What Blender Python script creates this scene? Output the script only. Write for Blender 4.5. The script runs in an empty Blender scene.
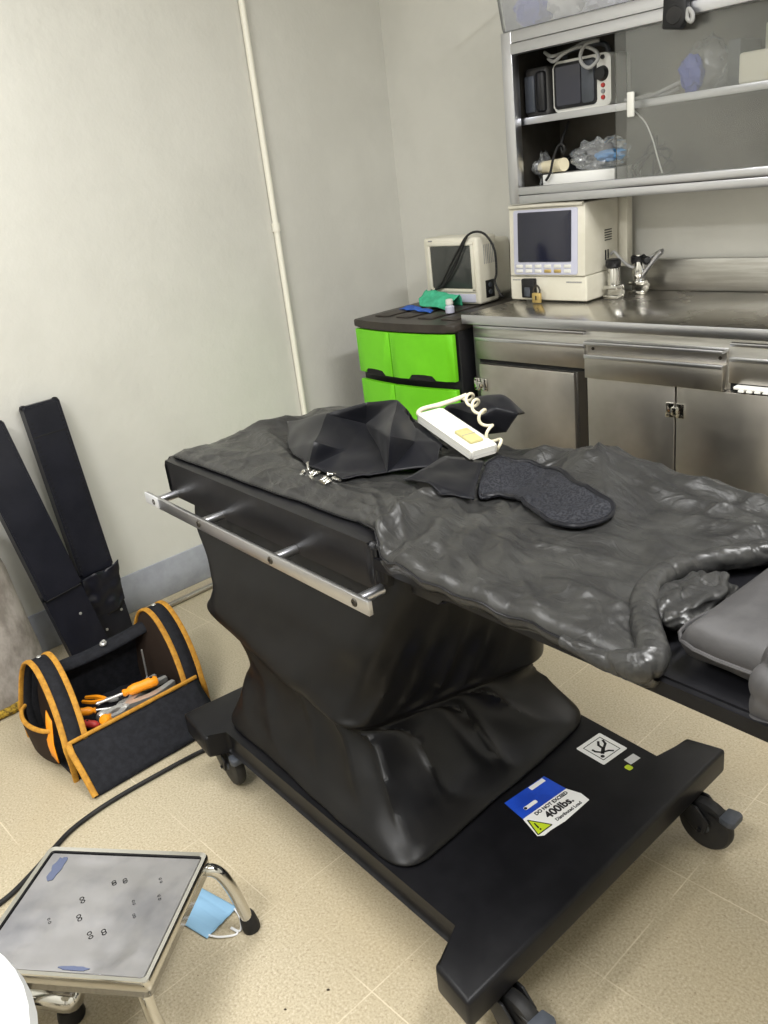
import bpy, bmesh, math, random
from mathutils import Vector, Matrix, noise
PI = math.pi
C = bpy.context.scene.collection
rnd = random.Random(7)
V = Vector

# ------------------------------------------------------------------ materials
def mat(name, col, rough=.5, metal=0., var=None, vscale=6., vlo=.4, vhi=.6, bump=0., bscale=60., bdist=.002, rvar=0.,
        coat=0., trans=0., ior=1.45, spec=.5, stretch=(1, 1, 1), detail=4., alpha=1., sheen=0.):
    m = bpy.data.materials.new(name); m.use_nodes = True
    nt = m.node_tree; n = nt.nodes; l = nt.links
    b = n['Principled BSDF']
    b.inputs['Base Color'].default_value = (*col, 1)
    b.inputs['Roughness'].default_value = rough
    b.inputs['Metallic'].default_value = metal
    b.inputs['IOR'].default_value = ior
    b.inputs['Specular IOR Level'].default_value = spec
    b.inputs['Coat Weight'].default_value = coat
    b.inputs['Coat Roughness'].default_value = .15
    b.inputs['Transmission Weight'].default_value = trans
    b.inputs['Alpha'].default_value = alpha
    b.inputs['Sheen Weight'].default_value = sheen
    tc = n.new('ShaderNodeTexCoord'); mp = n.new('ShaderNodeMapping')
    mp.inputs['Scale'].default_value = stretch
    l.new(tc.outputs['Object'], mp.inputs['Vector'])
    if var is not None or rvar:
        t = n.new('ShaderNodeTexNoise'); t.inputs['Scale'].default_value = vscale; t.inputs['Detail'].default_value = detail
        t.inputs['Roughness'].default_value = .65
        l.new(mp.outputs[0], t.inputs['Vector'])
        r = n.new('ShaderNodeMapRange'); r.inputs[1].default_value = vlo; r.inputs[2].default_value = vhi
        l.new(t.outputs[0], r.inputs[0])
        if var is not None:
            mx = n.new('ShaderNodeMix'); mx.data_type = 'RGBA'
            mx.inputs[6].default_value = (*col, 1); mx.inputs[7].default_value = (*var, 1)
            l.new(r.outputs[0], mx.inputs[0]); l.new(mx.outputs[2], b.inputs['Base Color'])
        if rvar:
            rr = n.new('ShaderNodeMapRange'); rr.inputs[3].default_value = max(.02, rough - rvar); rr.inputs[4].default_value = rough + rvar
            l.new(r.outputs[0], rr.inputs[0]); l.new(rr.outputs[0], b.inputs['Roughness'])
    if bump:
        t2 = n.new('ShaderNodeTexNoise'); t2.inputs['Scale'].default_value = bscale; t2.inputs['Detail'].default_value = 3
        l.new(mp.outputs[0], t2.inputs['Vector'])
        bp = n.new('ShaderNodeBump'); bp.inputs['Strength'].default_value = bump; bp.inputs['Distance'].default_value = bdist
        l.new(t2.outputs[0], bp.inputs['Height']); l.new(bp.outputs[0], b.inputs['Normal'])
    return m

def srgb(r, g, b):
    f = lambda c: (c/255/12.92) if c/255 <= .04045 else ((c/255+.055)/1.055)**2.4
    return (f(r), f(g), f(b))

M = {}
M['wall'] = mat('wall_paint', srgb(206, 205, 198), .42, var=srgb(199, 198, 191), vscale=1.6, bump=.35, bscale=38, bdist=.004)
M['wall_base'] = mat('baseboard_paint', srgb(160, 163, 172), .5, var=srgb(146, 149, 158), vscale=8, bump=.1, bscale=50)
M['strip'] = mat('cream_cove', srgb(206, 196, 170), .5, var=srgb(188, 176, 148), vscale=9)
M['white_paint'] = mat('white_gloss_paint', srgb(232, 229, 216), .35)
M['ceiling'] = mat('ceiling_paint', srgb(225, 225, 220), .7)
M['steel'] = mat('brushed_steel', srgb(204, 203, 200), .34, 1., var=srgb(184, 182, 177), vscale=3.5, rvar=.06, bump=.02, bscale=60, stretch=(1, 1, 14))
M['steel_inside'] = mat('shaded_steel_interior', srgb(108, 104, 97), .5, .85, var=srgb(84, 80, 74), vscale=3)  # carcass is the outside steel; interior shade is put into this darker colour
M['steel_door'] = mat('stained_steel', srgb(198, 195, 190), .36, 1., var=srgb(164, 159, 151), vscale=3, vlo=.35, vhi=.7, rvar=.08, bump=.05, bscale=40)
M['steel_top'] = mat('worktop_steel', srgb(204, 202, 199), .24, 1., var=srgb(186, 181, 172), vscale=3, rvar=.05, bump=.03, bscale=25)
M['alu'] = mat('aluminium', srgb(206, 207, 212), .30, 1.)
M['chrome'] = mat('chrome', srgb(205, 204, 200), .12, 1.)
M['steel_dark'] = mat('steel_recess', srgb(72, 68, 62), .45, .8)
M['worn_steel'] = mat('scratched_steel_plate', srgb(186, 186, 193), .20, 1., var=srgb(146, 148, 160), vscale=6, vlo=.4, vhi=.75, rvar=.08, bump=.30, bscale=6, bdist=.006)
M['vinyl'] = mat('black_vinyl', srgb(20, 20, 23), .36, var=srgb(26, 26, 29), vscale=12, bump=.12, bscale=140, bdist=.0006, spec=0.35)
M['shroud'] = mat('black_coated_fabric', srgb(11, 11, 13), .40, var=srgb(16, 15, 15), vscale=7, bump=.12, bscale=180, bdist=.0006, rvar=.05, spec=0.32)
M['armpad'] = mat('navy_black_vinyl', srgb(19, 20, 28), .36, var=srgb(26, 27, 35), vscale=9, bump=.25, bscale=45, bdist=.002, spec=0.35)
def sheet_mat(name, col, var, rough):
    """vinyl sheeting with fine sharp creases and dusty patches"""
    m = mat(name, col, rough, var=var, vscale=7, vlo=.45, vhi=.78, rvar=.08)
    nt = m.node_tree; n = nt.nodes; l = nt.links; b = n['Principled BSDF']
    tc = n.new('ShaderNodeTexCoord')
    prev = None
    for sc, st, dist in ((4.2, .50, .0034), (13., .34, .0014), (150., .25, .0004)):
        t = n.new('ShaderNodeTexNoise'); t.inputs['Scale'].default_value = sc; t.inputs['Detail'].default_value = 2; t.inputs['Distortion'].default_value = .9
        mp = n.new('ShaderNodeMapping'); mp.inputs['Rotation'].default_value = (0, 0, .6); mp.inputs['Scale'].default_value = (1, 1.9, 1)
        l.new(tc.outputs['Object'], mp.inputs[0]); l.new(mp.outputs[0], t.inputs['Vector'])
        sb = n.new('ShaderNodeMath'); sb.operation = 'SUBTRACT'; sb.inputs[1].default_value = .5; l.new(t.outputs[0], sb.inputs[0])
        ab = n.new('ShaderNodeMath'); ab.operation = 'ABSOLUTE'; l.new(sb.outputs[0], ab.inputs[0])
        r = n.new('ShaderNodeMapRange'); r.interpolation_type = 'SMOOTHERSTEP'; r.inputs[1].default_value = 0; r.inputs[2].default_value = .11; r.inputs[3].default_value = 1; r.inputs[4].default_value = 0
        l.new(ab.outputs[0], r.inputs[0])
        bp = n.new('ShaderNodeBump'); bp.inputs['Strength'].default_value = st; bp.inputs['Distance'].default_value = dist
        l.new(r.outputs[0], bp.inputs['Height'])
        if prev: l.new(prev.outputs[0], bp.inputs['Normal'])
        prev = bp
    l.new(prev.outputs[0], b.inputs['Normal'])
    return m
M['cover'] = sheet_mat('charcoal_vinyl_sheet', srgb(42, 42, 42), srgb(62, 62, 60), .36)
M['pillow'] = mat('charcoal_foam_cover', srgb(60, 59, 60), .5, var=srgb(68, 67, 68), vscale=20, bump=.2, bscale=220, bdist=.0008)
M['base_black'] = mat('black_powder_coat', srgb(13, 13, 16), .40, var=srgb(19, 19, 22), vscale=14, bump=.2, bscale=260, bdist=.0006, spec=0.28)
M['nylon'] = mat('dark_nylon', srgb(10, 11, 17), .40, var=srgb(14, 15, 22), vscale=5, bump=.15, bscale=300, bdist=.0005, sheen=.05, spec=0.3)
M['mesh'] = mat('mesh_fabric', srgb(26, 27, 32), .6, var=srgb(46, 47, 52), vscale=260, vlo=.45, vhi=.55, detail=0, bump=.5, bscale=260, bdist=.001, spec=0.25)
M['rubber'] = mat('black_rubber', srgb(26, 26, 27), .55, var=srgb(40, 39, 38), vscale=15, spec=0.35)
M['black_plastic'] = mat('black_plastic', srgb(24, 24, 26), .4, spec=0.4)
M['grey_plastic'] = mat('grey_plastic', srgb(70, 74, 82), .45, var=srgb(60, 64, 70), vscale=12)
M['dark_plastic'] = mat('dark_grey_plastic', srgb(58, 57, 56), .5)
M['cream'] = mat('cream_plastic', srgb(216, 212, 198), .42, var=srgb(206, 202, 186), vscale=6)
M['white_pl'] = mat('white_plastic', srgb(214, 213, 206), .4)
M['lilac_pl'] = mat('lilac_grey_plastic', srgb(186, 187, 203), .4)
M['screen'] = mat('dark_screen_glass', srgb(28, 30, 46), .12, coat=.5)
M['screen_grey'] = mat('grey_screen_glass', srgb(58, 60, 58), .15, coat=.5)
M['green'] = mat('lime_green_plastic', srgb(112, 204, 30), .42, var=srgb(104, 194, 24), vscale=5)
M['lid'] = mat('brown_black_plastic', srgb(50, 46, 42), .40, var=srgb(60, 55, 50), vscale=10, spec=0.35)
M['teal'] = mat('green_surgical_cloth', srgb(70, 178, 138), .8, var=srgb(56, 160, 122), vscale=30)
M['blue_cloth'] = mat('blue_cloth', srgb(52, 100, 190), .8, var=srgb(40, 80, 165), vscale=30)
M['yellow_trim'] = mat('mustard_webbing', srgb(190, 138, 46), .75, var=srgb(166, 116, 36), vscale=60, bump=.3, bscale=300)
M['bagcloth'] = mat('black_canvas', srgb(26, 27, 31), .75, var=srgb(34, 35, 40), vscale=60, bump=.3, bscale=350, bdist=.0006, spec=0.2)
M['bagbrown'] = mat('dark_brown_canvas', srgb(50, 40, 34), .75, bump=.3, bscale=300, bdist=.0006, spec=0.2)
M['orange'] = mat('orange_plastic', srgb(242, 150, 26), .38)
M['tool_steel'] = mat('tool_steel', srgb(206, 206, 204), .34, .75)
M['red_pl'] = mat('red_plastic', srgb(170, 50, 44), .45)
M['brass'] = mat('brass', srgb(206, 180, 116), .35, .8)
M['mask'] = mat('blue_mask_fabric', srgb(140, 182, 214), .85, bump=.3, bscale=60)
M['mask_white'] = mat('white_elastic', srgb(230, 232, 235), .8)
M['cord_cream'] = mat('cream_cord', srgb(214, 207, 182), .45)
M['button_cream'] = mat('cream_button', srgb(186, 178, 124), .45)
M['grey_cable'] = mat('grey_cable', srgb(150, 150, 148), .5)
M['white_cable'] = mat('white_cable', srgb(226, 226, 222), .5)
M['sack'] = mat('grey_mottled_fabric', srgb(160, 153, 146), .85, var=srgb(124, 117, 110), vscale=15, vlo=.4, vhi=.62, bump=.4, bscale=24, bdist=.006, stretch=(1, 1, .6))
M['sack_rim'] = mat('yellow_brown_rim', srgb(176, 144, 44), .8, var=srgb(76, 60, 28), vscale=90)
M['white_seat'] = mat('white_vinyl', srgb(204, 206, 207), .5, bump=.1, bscale=30)
M['sticker_white'] = mat('sticker_white', srgb(232, 232, 230), .4)
M['sticker_grey'] = mat('sticker_grey', srgb(196, 196, 196), .4)
M['sticker_blue'] = mat('sticker_blue', srgb(34, 78, 196), .35, var=srgb(28, 64, 170), vscale=10)
M['lime'] = mat('sticker_lime', srgb(186, 206, 40), .4)
M['ink'] = mat('black_ink', srgb(22, 22, 24), .5)
M['ink_grey'] = mat('grey_ink', srgb(140, 140, 140), .5)
M['dark_box'] = mat('dark_grey_metal_box', srgb(74, 78, 80), .5)
M['stained_cream'] = mat('yellow_stained_cream', srgb(228, 224, 206), .5, var=srgb(196, 178, 96), vscale=9, vlo=.52, vhi=.66)
M['cardboard'] = mat('white_carton', srgb(228, 228, 224), .7)
M['violet'] = mat('violet_blue_plastic', srgb(66, 82, 168), .45)
M['light_blue'] = mat('light_blue_plastic', srgb(92, 160, 220), .5)
M['paper_roll'] = mat('cream_paper', srgb(226, 216, 186), .8)
M['ink_blue'] = mat('blue_marker_ink', srgb(122, 132, 168), .25, .9)
M['debris'] = mat('dark_debris', srgb(52, 42, 30), .8)
M['tape'] = mat('clear_tape', srgb(226, 228, 232), .3, alpha=.75)
M['opening'] = mat('dark_recess', srgb(14, 14, 15), .8)

def glassy(name, col, tr, rough):
    """thin clear sheet: mostly see-through, a little haze, mirror-like gloss"""
    m = bpy.data.materials.new(name); m.use_nodes = True
    nt = m.node_tree; n = nt.nodes; l = nt.links
    out = n['Material Output']; b = n['Principled BSDF']
    b.inputs['Base Color'].default_value = (*col, 1); b.inputs['Roughness'].default_value = rough
    t = n.new('ShaderNodeBsdfTransparent'); mx = n.new('ShaderNodeMixShader')
    mx.inputs[0].default_value = tr
    l.new(b.outputs[0], mx.inputs[1]); l.new(t.outputs[0], mx.inputs[2])
    g = n.new('ShaderNodeBsdfGlossy'); g.inputs['Roughness'].default_value = rough; g.inputs['Color'].default_value = (.9, .92, .9, 1)
    fr = n.new('ShaderNodeFresnel'); fr.inputs['IOR'].default_value = 1.40
    m2 = n.new('ShaderNodeMixShader'); l.new(fr.outputs[0], m2.inputs[0]); l.new(mx.outputs[0], m2.inputs[1]); l.new(g.outputs[0], m2.inputs[2])
    l.new(m2.outputs[0], out.inputs[0])
    return m
M['pane'] = glassy('sliding_glass', (.45, .46, .44), .955, .03)
M['film'] = glassy('clear_film', (.75, .77, .8), .78, .18)
M['bin'] = glassy('translucent_bin', (.78, .79, .83), .80, .2)

def floor_mat():
    m = bpy.data.materials.new('vinyl_tile_floor'); m.use_nodes = True
    nt = m.node_tree; n = nt.nodes; l = nt.links; b = n['Principled BSDF']
    tc = n.new('ShaderNodeTexCoord')
    sp = n.new('ShaderNodeTexNoise'); sp.inputs['Scale'].default_value = 190; sp.inputs['Detail'].default_value = 3; sp.inputs['Roughness'].default_value = .7
    l.new(tc.outputs['Object'], sp.inputs['Vector'])
    cr = n.new('ShaderNodeValToRGB')
    e = cr.color_ramp.elements
    e[0].position = .30; e[0].color = (*srgb(142, 130, 108), 1)
    e[1].position = .72; e[1].color = (*srgb(200, 191, 170), 1)
    a = e.new(.44); a.color = (*srgb(170, 159, 135), 1)
    a = e.new(.58); a.color = (*srgb(182, 171, 147), 1)
    l.new(sp.outputs[0], cr.inputs[0])
    # large patchy dirt
    d = n.new('ShaderNodeTexNoise'); d.inputs['Scale'].default_value = 2.2; d.inputs['Detail'].default_value = 5
    l.new(tc.outputs['Object'], d.inputs['Vector'])
    dr = n.new('ShaderNodeMapRange'); dr.inputs[1].default_value = .45; dr.inputs[2].default_value = .75; dr.inputs[3].default_value = 0; dr.inputs[4].default_value = .28
    l.new(d.outputs[0], dr.inputs[0])
    mx = n.new('ShaderNodeMix'); mx.data_type = 'RGBA'; mx.inputs[7].default_value = (*srgb(170, 150, 112), 1)
    l.new(dr.outputs[0], mx.inputs[0]); l.new(cr.outputs[0], mx.inputs[6])
    # tile joints, 0.305 m grid
    sx = n.new('ShaderNodeSeparateXYZ'); l.new(tc.outputs['Object'], sx.inputs[0])
    lines = []
    for k, off in ((0, .650+.305*20), (1, -.958+.305*20)):
        ad = n.new('ShaderNodeMath'); ad.operation = 'ADD'; ad.inputs[1].default_value = off + .1525
        l.new(sx.outputs[k], ad.inputs[0])
        md = n.new('ShaderNodeMath'); md.operation = 'MODULO'; md.inputs[1].default_value = .305
        l.new(ad.outputs[0], md.inputs[0])
        sb = n.new('ShaderNodeMath'); sb.operation = 'SUBTRACT'; sb.inputs[1].default_value = .1525; l.new(md.outputs[0], sb.inputs[0])
        ab = n.new('ShaderNodeMath'); ab.operation = 'ABSOLUTE'; l.new(sb.outputs[0], ab.inputs[0])
        lt = n.new('ShaderNodeMath'); lt.operation = 'LESS_THAN'; lt.inputs[1].default_value = .0013; l.new(ab.outputs[0], lt.inputs[0])
        lines.append(lt)
    mxm = n.new('ShaderNodeMath'); mxm.operation = 'MAXIMUM'
    l.new(lines[0].outputs[0], mxm.inputs[0]); l.new(lines[1].outputs[0], mxm.inputs[1])
    pn = n.new('ShaderNodeTexNoise'); pn.inputs['Scale'].default_value = 5; l.new(tc.outputs['Object'], pn.inputs['Vector'])
    pr = n.new('ShaderNodeMapRange'); pr.inputs[1].default_value = .4; pr.inputs[2].default_value = .6; pr.inputs[4].default_value = .5
    l.new(pn.outputs[0], pr.inputs[0])
    ml = n.new('ShaderNodeMath'); ml.operation = 'MULTIPLY'; l.new(mxm.outputs[0], ml.inputs[0]); l.new(pr.outputs[0], ml.inputs[1])
    m2 = n.new('ShaderNodeMix'); m2.data_type = 'RGBA'; m2.inputs[7].default_value = (*srgb(228, 218, 192), 1)
    l.new(ml.outputs[0], m2.inputs[0]); l.new(mx.outputs[2], m2.inputs[6])
    # small dark specks
    sk = n.new('ShaderNodeTexVoronoi'); sk.inputs['Scale'].default_value = 26; l.new(tc.outputs['Object'], sk.inputs['Vector'])
    sl = n.new('ShaderNodeMath'); sl.operation = 'LESS_THAN'; sl.inputs[1].default_value = .045; l.new(sk.outputs[0], sl.inputs[0])
    s2 = n.new('ShaderNodeMath'); s2.operation = 'MULTIPLY'; s2.inputs[1].default_value = .6; l.new(sl.outputs[0], s2.inputs[0])
    m3 = n.new('ShaderNodeMix'); m3.data_type = 'RGBA'; m3.inputs[7].default_value = (*srgb(104, 84, 58), 1)
    l.new(s2.outputs[0], m3.inputs[0]); l.new(m2.outputs[2], m3.inputs[6])
    l.new(m3.outputs[2], b.inputs['Base Color'])
    b.inputs['Roughness'].default_value = .33
    return m
M['floor'] = floor_mat()

# ------------------------------------------------------------------ geometry helpers
def B(): return bmesh.new()

def box(bm, x0, x1, y0, y1, z0, z1, bev=0., seg=2, mx=None):
    vs = [bm.verts.new(p) for p in ((x0,y0,z0),(x1,y0,z0),(x1,y1,z0),(x0,y1,z0),(x0,y0,z1),(x1,y0,z1),(x1,y1,z1),(x0,y1,z1))]
    fs = [bm.faces.new([vs[i] for i in q]) for q in ((3,2,1,0),(4,5,6,7),(0,1,5,4),(1,2,6,5),(2,3,7,6),(3,0,4,7))]
    if bev > 0:
        es = list({e for f in fs for e in f.edges})
        r = bmesh.ops.bevel(bm, geom=es, offset=bev, segments=seg, profile=.5, affect='EDGES')
        vs = list({v for f in r['faces'] for v in f.verts} | {v for v in vs if v.is_valid})
    if mx is not None:
        bmesh.ops.transform(bm, matrix=mx, verts=[v for v in vs if v.is_valid])
    return bm

def frame_of(d):
    d = d.normalized(); a = V((0, 0, 1)) if abs(d.z) < .95 else V((1, 0, 0))
    x = d.cross(a).normalized(); y = d.cross(x).normalized()
    return x, y

def cyl(bm, p0, p1, r0, r1=None, seg=20, caps=True):
    p0, p1 = V(p0), V(p1); r1 = r0 if r1 is None else r1
    x, y = frame_of(p1-p0); rings = []
    for p, r in ((p0, r0), (p1, r1)):
        rings.append([bm.verts.new(p+(x*math.cos(t)+y*math.sin(t))*r) for t in [2*PI*i/seg for i in range(seg)]])
    for i in range(seg):
        j = (i+1) % seg
        bm.faces.new((rings[0][i], rings[0][j], rings[1][j], rings[1][i]))
    if caps:
        bm.faces.new(rings[0][::-1]); bm.faces.new(rings[1])
    return bm

def lathe(bm, prof, origin=(0, 0, 0), axis=(0, 0, 1), seg=24):
    """prof: list of (radius, height along axis)"""
    o = V(origin); a = V(axis).normalized(); x, y = frame_of(a); prev = None
    for r, h in prof:
        if r < 1e-6: ring = [bm.verts.new(o+a*h)]
        else: ring = [bm.verts.new(o+a*h+(x*math.cos(2*PI*i/seg)+y*math.sin(2*PI*i/seg))*r) for i in range(seg)]
        if prev:
            for i in range(seg):
                j = (i+1) % seg
                if len(prev) == 1 and len(ring) == 1: continue
                if len(prev) == 1: bm.faces.new((prev[0], ring[i], ring[j]))
                elif len(ring) == 1: bm.faces.new((prev[i], prev[j], ring[0]))
                else: bm.faces.new((prev[i], prev[j], ring[j], ring[i]))
        prev = ring
    return bm

def catmull(pts, n=8, closed=False):
    pts = [V(p) for p in pts]; out = []; N = len(pts)
    rng = N if closed else N-1
    for i in range(rng):
        p = [pts[(i+k) % N] if closed else pts[min(max(i+k, 0), N-1)] for k in (-1, 0, 1, 2)]
        for j in range(n):
            t = j/n
            out.append(.5*((2*p[1])+(-p[0]+p[2])*t+(2*p[0]-5*p[1]+4*p[2]-p[3])*t*t+(-p[0]+3*p[1]-3*p[2]+p[3])*t**3))
    if not closed: out.append(pts[-1])
    return out

def tube(bm, pts, r, seg=10, closed=False, smooth=8, flat=1., nz=0., rf=None, up=None):
    P = catmull(pts, smooth, closed) if smooth else [V(p) for p in pts]
    N = len(P); rings = []
    px = None
    for i, p in enumerate(P):
        a = P[(i-1) % N] if (closed or i > 0) else P[i]
        b = P[(i+1) % N] if (closed or i < N-1) else P[i]
        d = (b-a).normalized()
        if up is not None:
            x = d.cross(V(up)); x = x.normalized() if x.length > 1e-4 else px
        elif px is None: x, _ = frame_of(d)
        else:
            x = px-d*px.dot(d); x.normalize()
        y = d.cross(x).normalized(); px = x
        rr = r*(rf(i/(N-1)) if rf else 1)
        ring = []
        for k in range(seg):
            t = 2*PI*k/seg
            q = p+(x*math.cos(t)+y*math.sin(t)*flat)*rr
            if nz: q += (q-p).normalized()*nz*noise.noise(q*45)
            ring.append(bm.verts.new(q))
        rings.append(ring)
    for i in range(N if closed else N-1):
        A, Bq = rings[i], rings[(i+1) % N]
        for k in range(seg):
            j = (k+1) % seg
            bm.faces.new((A[k], A[j], Bq[j], Bq[k]))
    if not closed:
        bm.faces.new(rings[0][::-1]); bm.faces.new(rings[-1])
    return bm

def prism(bm, outline, z0, z1, bev=0., seg=2, mx=None):
    bt = [bm.verts.new((x, y, z0)) for x, y in outline]; tp = [bm.verts.new((x, y, z1)) for x, y in outline]
    n = len(bt); fs = [bm.faces.new(bt[::-1]), bm.faces.new(tp)]
    for i in range(n):
        j = (i+1) % n; fs.append(bm.faces.new((bt[i], bt[j], tp[j], tp[i])))
    vs = bt+tp
    if bev:
        es = list({e for f in fs[:2] for e in f.edges} | {e for f in fs for e in f.edges})
        r = bmesh.ops.bevel(bm, geom=es, offset=bev, segments=seg, profile=.5, affect='EDGES')
        vs = list({v for f in r['faces'] for v in f.verts} | {v for v in vs if v.is_valid})
    if mx is not None: bmesh.ops.transform(bm, matrix=mx, verts=[v for v in vs if v.is_valid])
    return bm

def grid(bm, fn, nu, nv):
    g = [[bm.verts.new(fn(i/nu, j/nv)) for j in range(nv+1)] for i in range(nu+1)]
    for i in range(nu):
        for j in range(nv):
            bm.faces.new((g[i][j], g[i+1][j], g[i+1][j+1], g[i][j+1]))
    return bm

def rrect(x0, x1, y0, y1, r, n=5):
    o = []
    for cx, cy, a in ((x1-r, y0+r, -PI/2), (x1-r, y1-r, 0), (x0+r, y1-r, PI/2), (x0+r, y0+r, PI)):
        for k in range(n+1): o.append((cx+r*math.cos(a+k*PI/2/n), cy+r*math.sin(a+k*PI/2/n)))
    return o

XZ = lambda y: Matrix(((1, 0, 0, 0), (0, 0, -1, y), (0, 1, 0, 0), (0, 0, 0, 1)))   # prism (x,y,h) -> (x, y-h, z)
YZ = lambda x: Matrix(((0, 0, 1, x), (1, 0, 0, 0), (0, 1, 0, 0), (0, 0, 0, 1)))    # prism (a,b,h) -> (x+h, a, b)

def obj(name, bm, m, parent=None, sharp=35, loc=None, label=None, solid=0., sub=0, soff=-1.):
    bmesh.ops.recalc_face_normals(bm, faces=bm.faces[:])
    me = bpy.data.meshes.new(name); bm.to_mesh(me); bm.free()
    me.materials.append(m if not isinstance(m, str) else M[m])
    for p in me.polygons: p.use_smooth = True
    if sharp: me.set_sharp_from_angle(angle=math.radians(sharp))
    o = bpy.data.objects.new(name, me); C.objects.link(o)
    if parent is not None: o.parent = parent
    if loc is not None: o.location = loc
    if label: o['label'] = label
    if solid:
        s = o.modifiers.new('thickness', 'SOLIDIFY'); s.thickness = solid; s.offset = soff
    if sub:
        s = o.modifiers.new('smooth', 'SUBSURF'); s.levels = sub; s.render_levels = sub
    return o

def thing(name, label, cat, loc=(0, 0, 0), rotz=0., group=None, rot=None):
    o = bpy.data.objects.new(name, None); C.objects.link(o)
    o.empty_display_size = .05
    o.location = loc; o.rotation_euler = rot if rot else (0, 0, rotz)
    o['label'] = label; o['category'] = cat
    if group: o['group'] = group
    return o

def tag(o, label, cat, group=None):
    o['label'] = label; o['category'] = cat
    if group: o['group'] = group
    return o

def struct(name, bm, m, parent=None, sharp=35):
    o = obj(name, bm, m, parent, sharp); o['kind'] = 'structure'; return o

def recentre(o, origin):
    """put a one-mesh thing's origin at `origin` (world) without moving its shape"""
    origin = V(origin); o.data.transform(Matrix.Translation(-origin)); o.location = origin; return o

def lettering(text, size, m, parent, mx, name='lettering', extr=.0004, bold=0.):
    cu = bpy.data.curves.new(name, 'FONT'); cu.body = text; cu.size = size; cu.extrude = extr; cu.offset = bold
    cu.align_x = 'CENTER'; cu.align_y = 'CENTER'
    t = bpy.data.objects.new('tmp', cu); C.objects.link(t)
    dg = bpy.context.evaluated_depsgraph_get()
    me = bpy.data.meshes.new_from_object(t.evaluated_get(dg))
    bpy.data.objects.remove(t); bpy.data.curves.remove(cu)
    me.transform(mx); me.materials.clear(); me.materials.append(M[m]); me.name = name
    o = bpy.data.objects.new(name, me); C.objects.link(o); o.parent = parent
    return o

def cloth(bm, pts, tris, levels=3, amp=.004, nsc=22., smooth=2, seed=0., floor=None, soft=.5, ceil=None):
    vs = [bm.verts.new(p) for p in pts]
    for t in tris: bm.faces.new([vs[i] for i in t])
    for k in range(levels):
        bmesh.ops.subdivide_edges(bm, edges=bm.edges[:], cuts=1, use_grid_fill=True)
        if k >= 1:
            bmesh.ops.smooth_vert(bm, verts=[v for v in bm.verts if not v.is_boundary], factor=soft, use_axis_x=True, use_axis_y=True, use_axis_z=True)
    bmesh.ops.recalc_face_normals(bm, faces=bm.faces[:])
    bm.normal_update()
    for v in bm.verts:
        v.co += v.normal*amp*noise.noise(v.co*nsc+V((seed, seed, seed)))
    for _ in range(smooth):
        bmesh.ops.smooth_vert(bm, verts=[v for v in bm.verts if not v.is_boundary], factor=.4, use_axis_x=True, use_axis_y=True, use_axis_z=True)
    for v in bm.verts:
        if ceil: v.co.z = min(v.co.z, ceil(v.co.x, v.co.y))
        if floor: v.co.z = max(v.co.z, floor(v.co.x, v.co.y))
    return bm

def blob(bm, c, r, amp=.3, nsc=3., seg=24, rings=14, seed=0., floor=None):
    """crumpled lump: ellipsoid with folds"""
    c = V(c); r = V(r); grid_v = []
    for i in range(rings+1):
        th = PI*i/rings; row = []
        for k in range(seg):
            ph = 2*PI*k/seg
            d = V((math.sin(th)*math.cos(ph), math.sin(th)*math.sin(ph), math.cos(th)))
            w = 1+amp*noise.noise(d*nsc+V((seed, 2*seed, 3*seed)))+amp*.18*noise.noise(d*nsc*2.3+V((seed, 0, 0)))
            q = c+V((d.x*r.x, d.y*r.y, d.z*r.z))*w
            if floor is not None: q.z = max(q.z, floor)
            row.append(q)
        if i in (0, rings):
            grid_v.append([bm.verts.new(sum(row, V())/seg)])
        else: grid_v.append([bm.verts.new(q) for q in row])
    for i in range(rings):
        A, Bq = grid_v[i], grid_v[i+1]
        for k in range(seg):
            j = (k+1) % seg
            if len(A) == 1: bm.faces.new((A[0], Bq[k], Bq[j]))
            elif len(Bq) == 1: bm.faces.new((A[k], A[j], Bq[0]))
            else: bm.faces.new((A[k], A[j], Bq[j], Bq[k]))
    return bm

def sst(a, b, x):
    t = min(1, max(0, (x-a)/(b-a))); return t*t*(3-2*t)
def gauss(x, s): return math.exp(-(x/s)**2)
def pl(x, pts):
    """piecewise-linear"""
    if x <= pts[0][0]: return pts[0][1]
    for (a, va), (b, vb) in zip(pts, pts[1:]):
        if x <= b: return va+(vb-va)*(x-a)/(b-a)
    return pts[-1][1]

# ------------------------------------------------------------------ the room
XL, XR, YF, YB, ZC = -2.80, 1.35, -1.75, 2.73, 2.72
struct('floor', box(B(), XL-.1, XR+.1, YF-.1, YB+.1, -.1, 0), 'floor')
struct('wall_left', box(B(), XL-.1, XL, YF-.1, YB+.1, 0, ZC), 'wall')
struct('wall_back', box(B(), XL, XR, YB, YB+.1, 0, ZC), 'wall')
struct('wall_right', box(B(), XR, XR+.1, YF-.1, YB+.1, 0, ZC), 'wall')
struct('wall_front', box(B(), XL, XR, YF-.1, YF, 0, ZC), 'wall')
struct('ceiling', box(B(), XL-.1, XR+.1, YF-.1, YB+.1, ZC, ZC+.1), 'ceiling')
struct('baseboard_left', box(B(), XL, XL+.008, YF, YB, 0, .148, .003), 'wall_base')
struct('baseboard_back', box(B(), XL+.008, XR, YB-.008, YB, 0, .148, .003), 'wall_base')

t = thing('conduit_pipe', 'thin white conduit pipe running up the left wall', 'pipe', (XL+.013, 2.05, 0))
obj('pipe', cyl(B(), (0, 0, .15), (0, 0, ZC), .0115), 'white_paint', t)
obj('coupling', cyl(B(), (0, 0, 1.245), (0, 0, 1.275), .016), 'white_paint', t)
for z in (.5,):
    obj('clip', box(B(), -.013, .008, -.022, .022, z-.008, z+.008, .003), 'white_paint', t)

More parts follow.
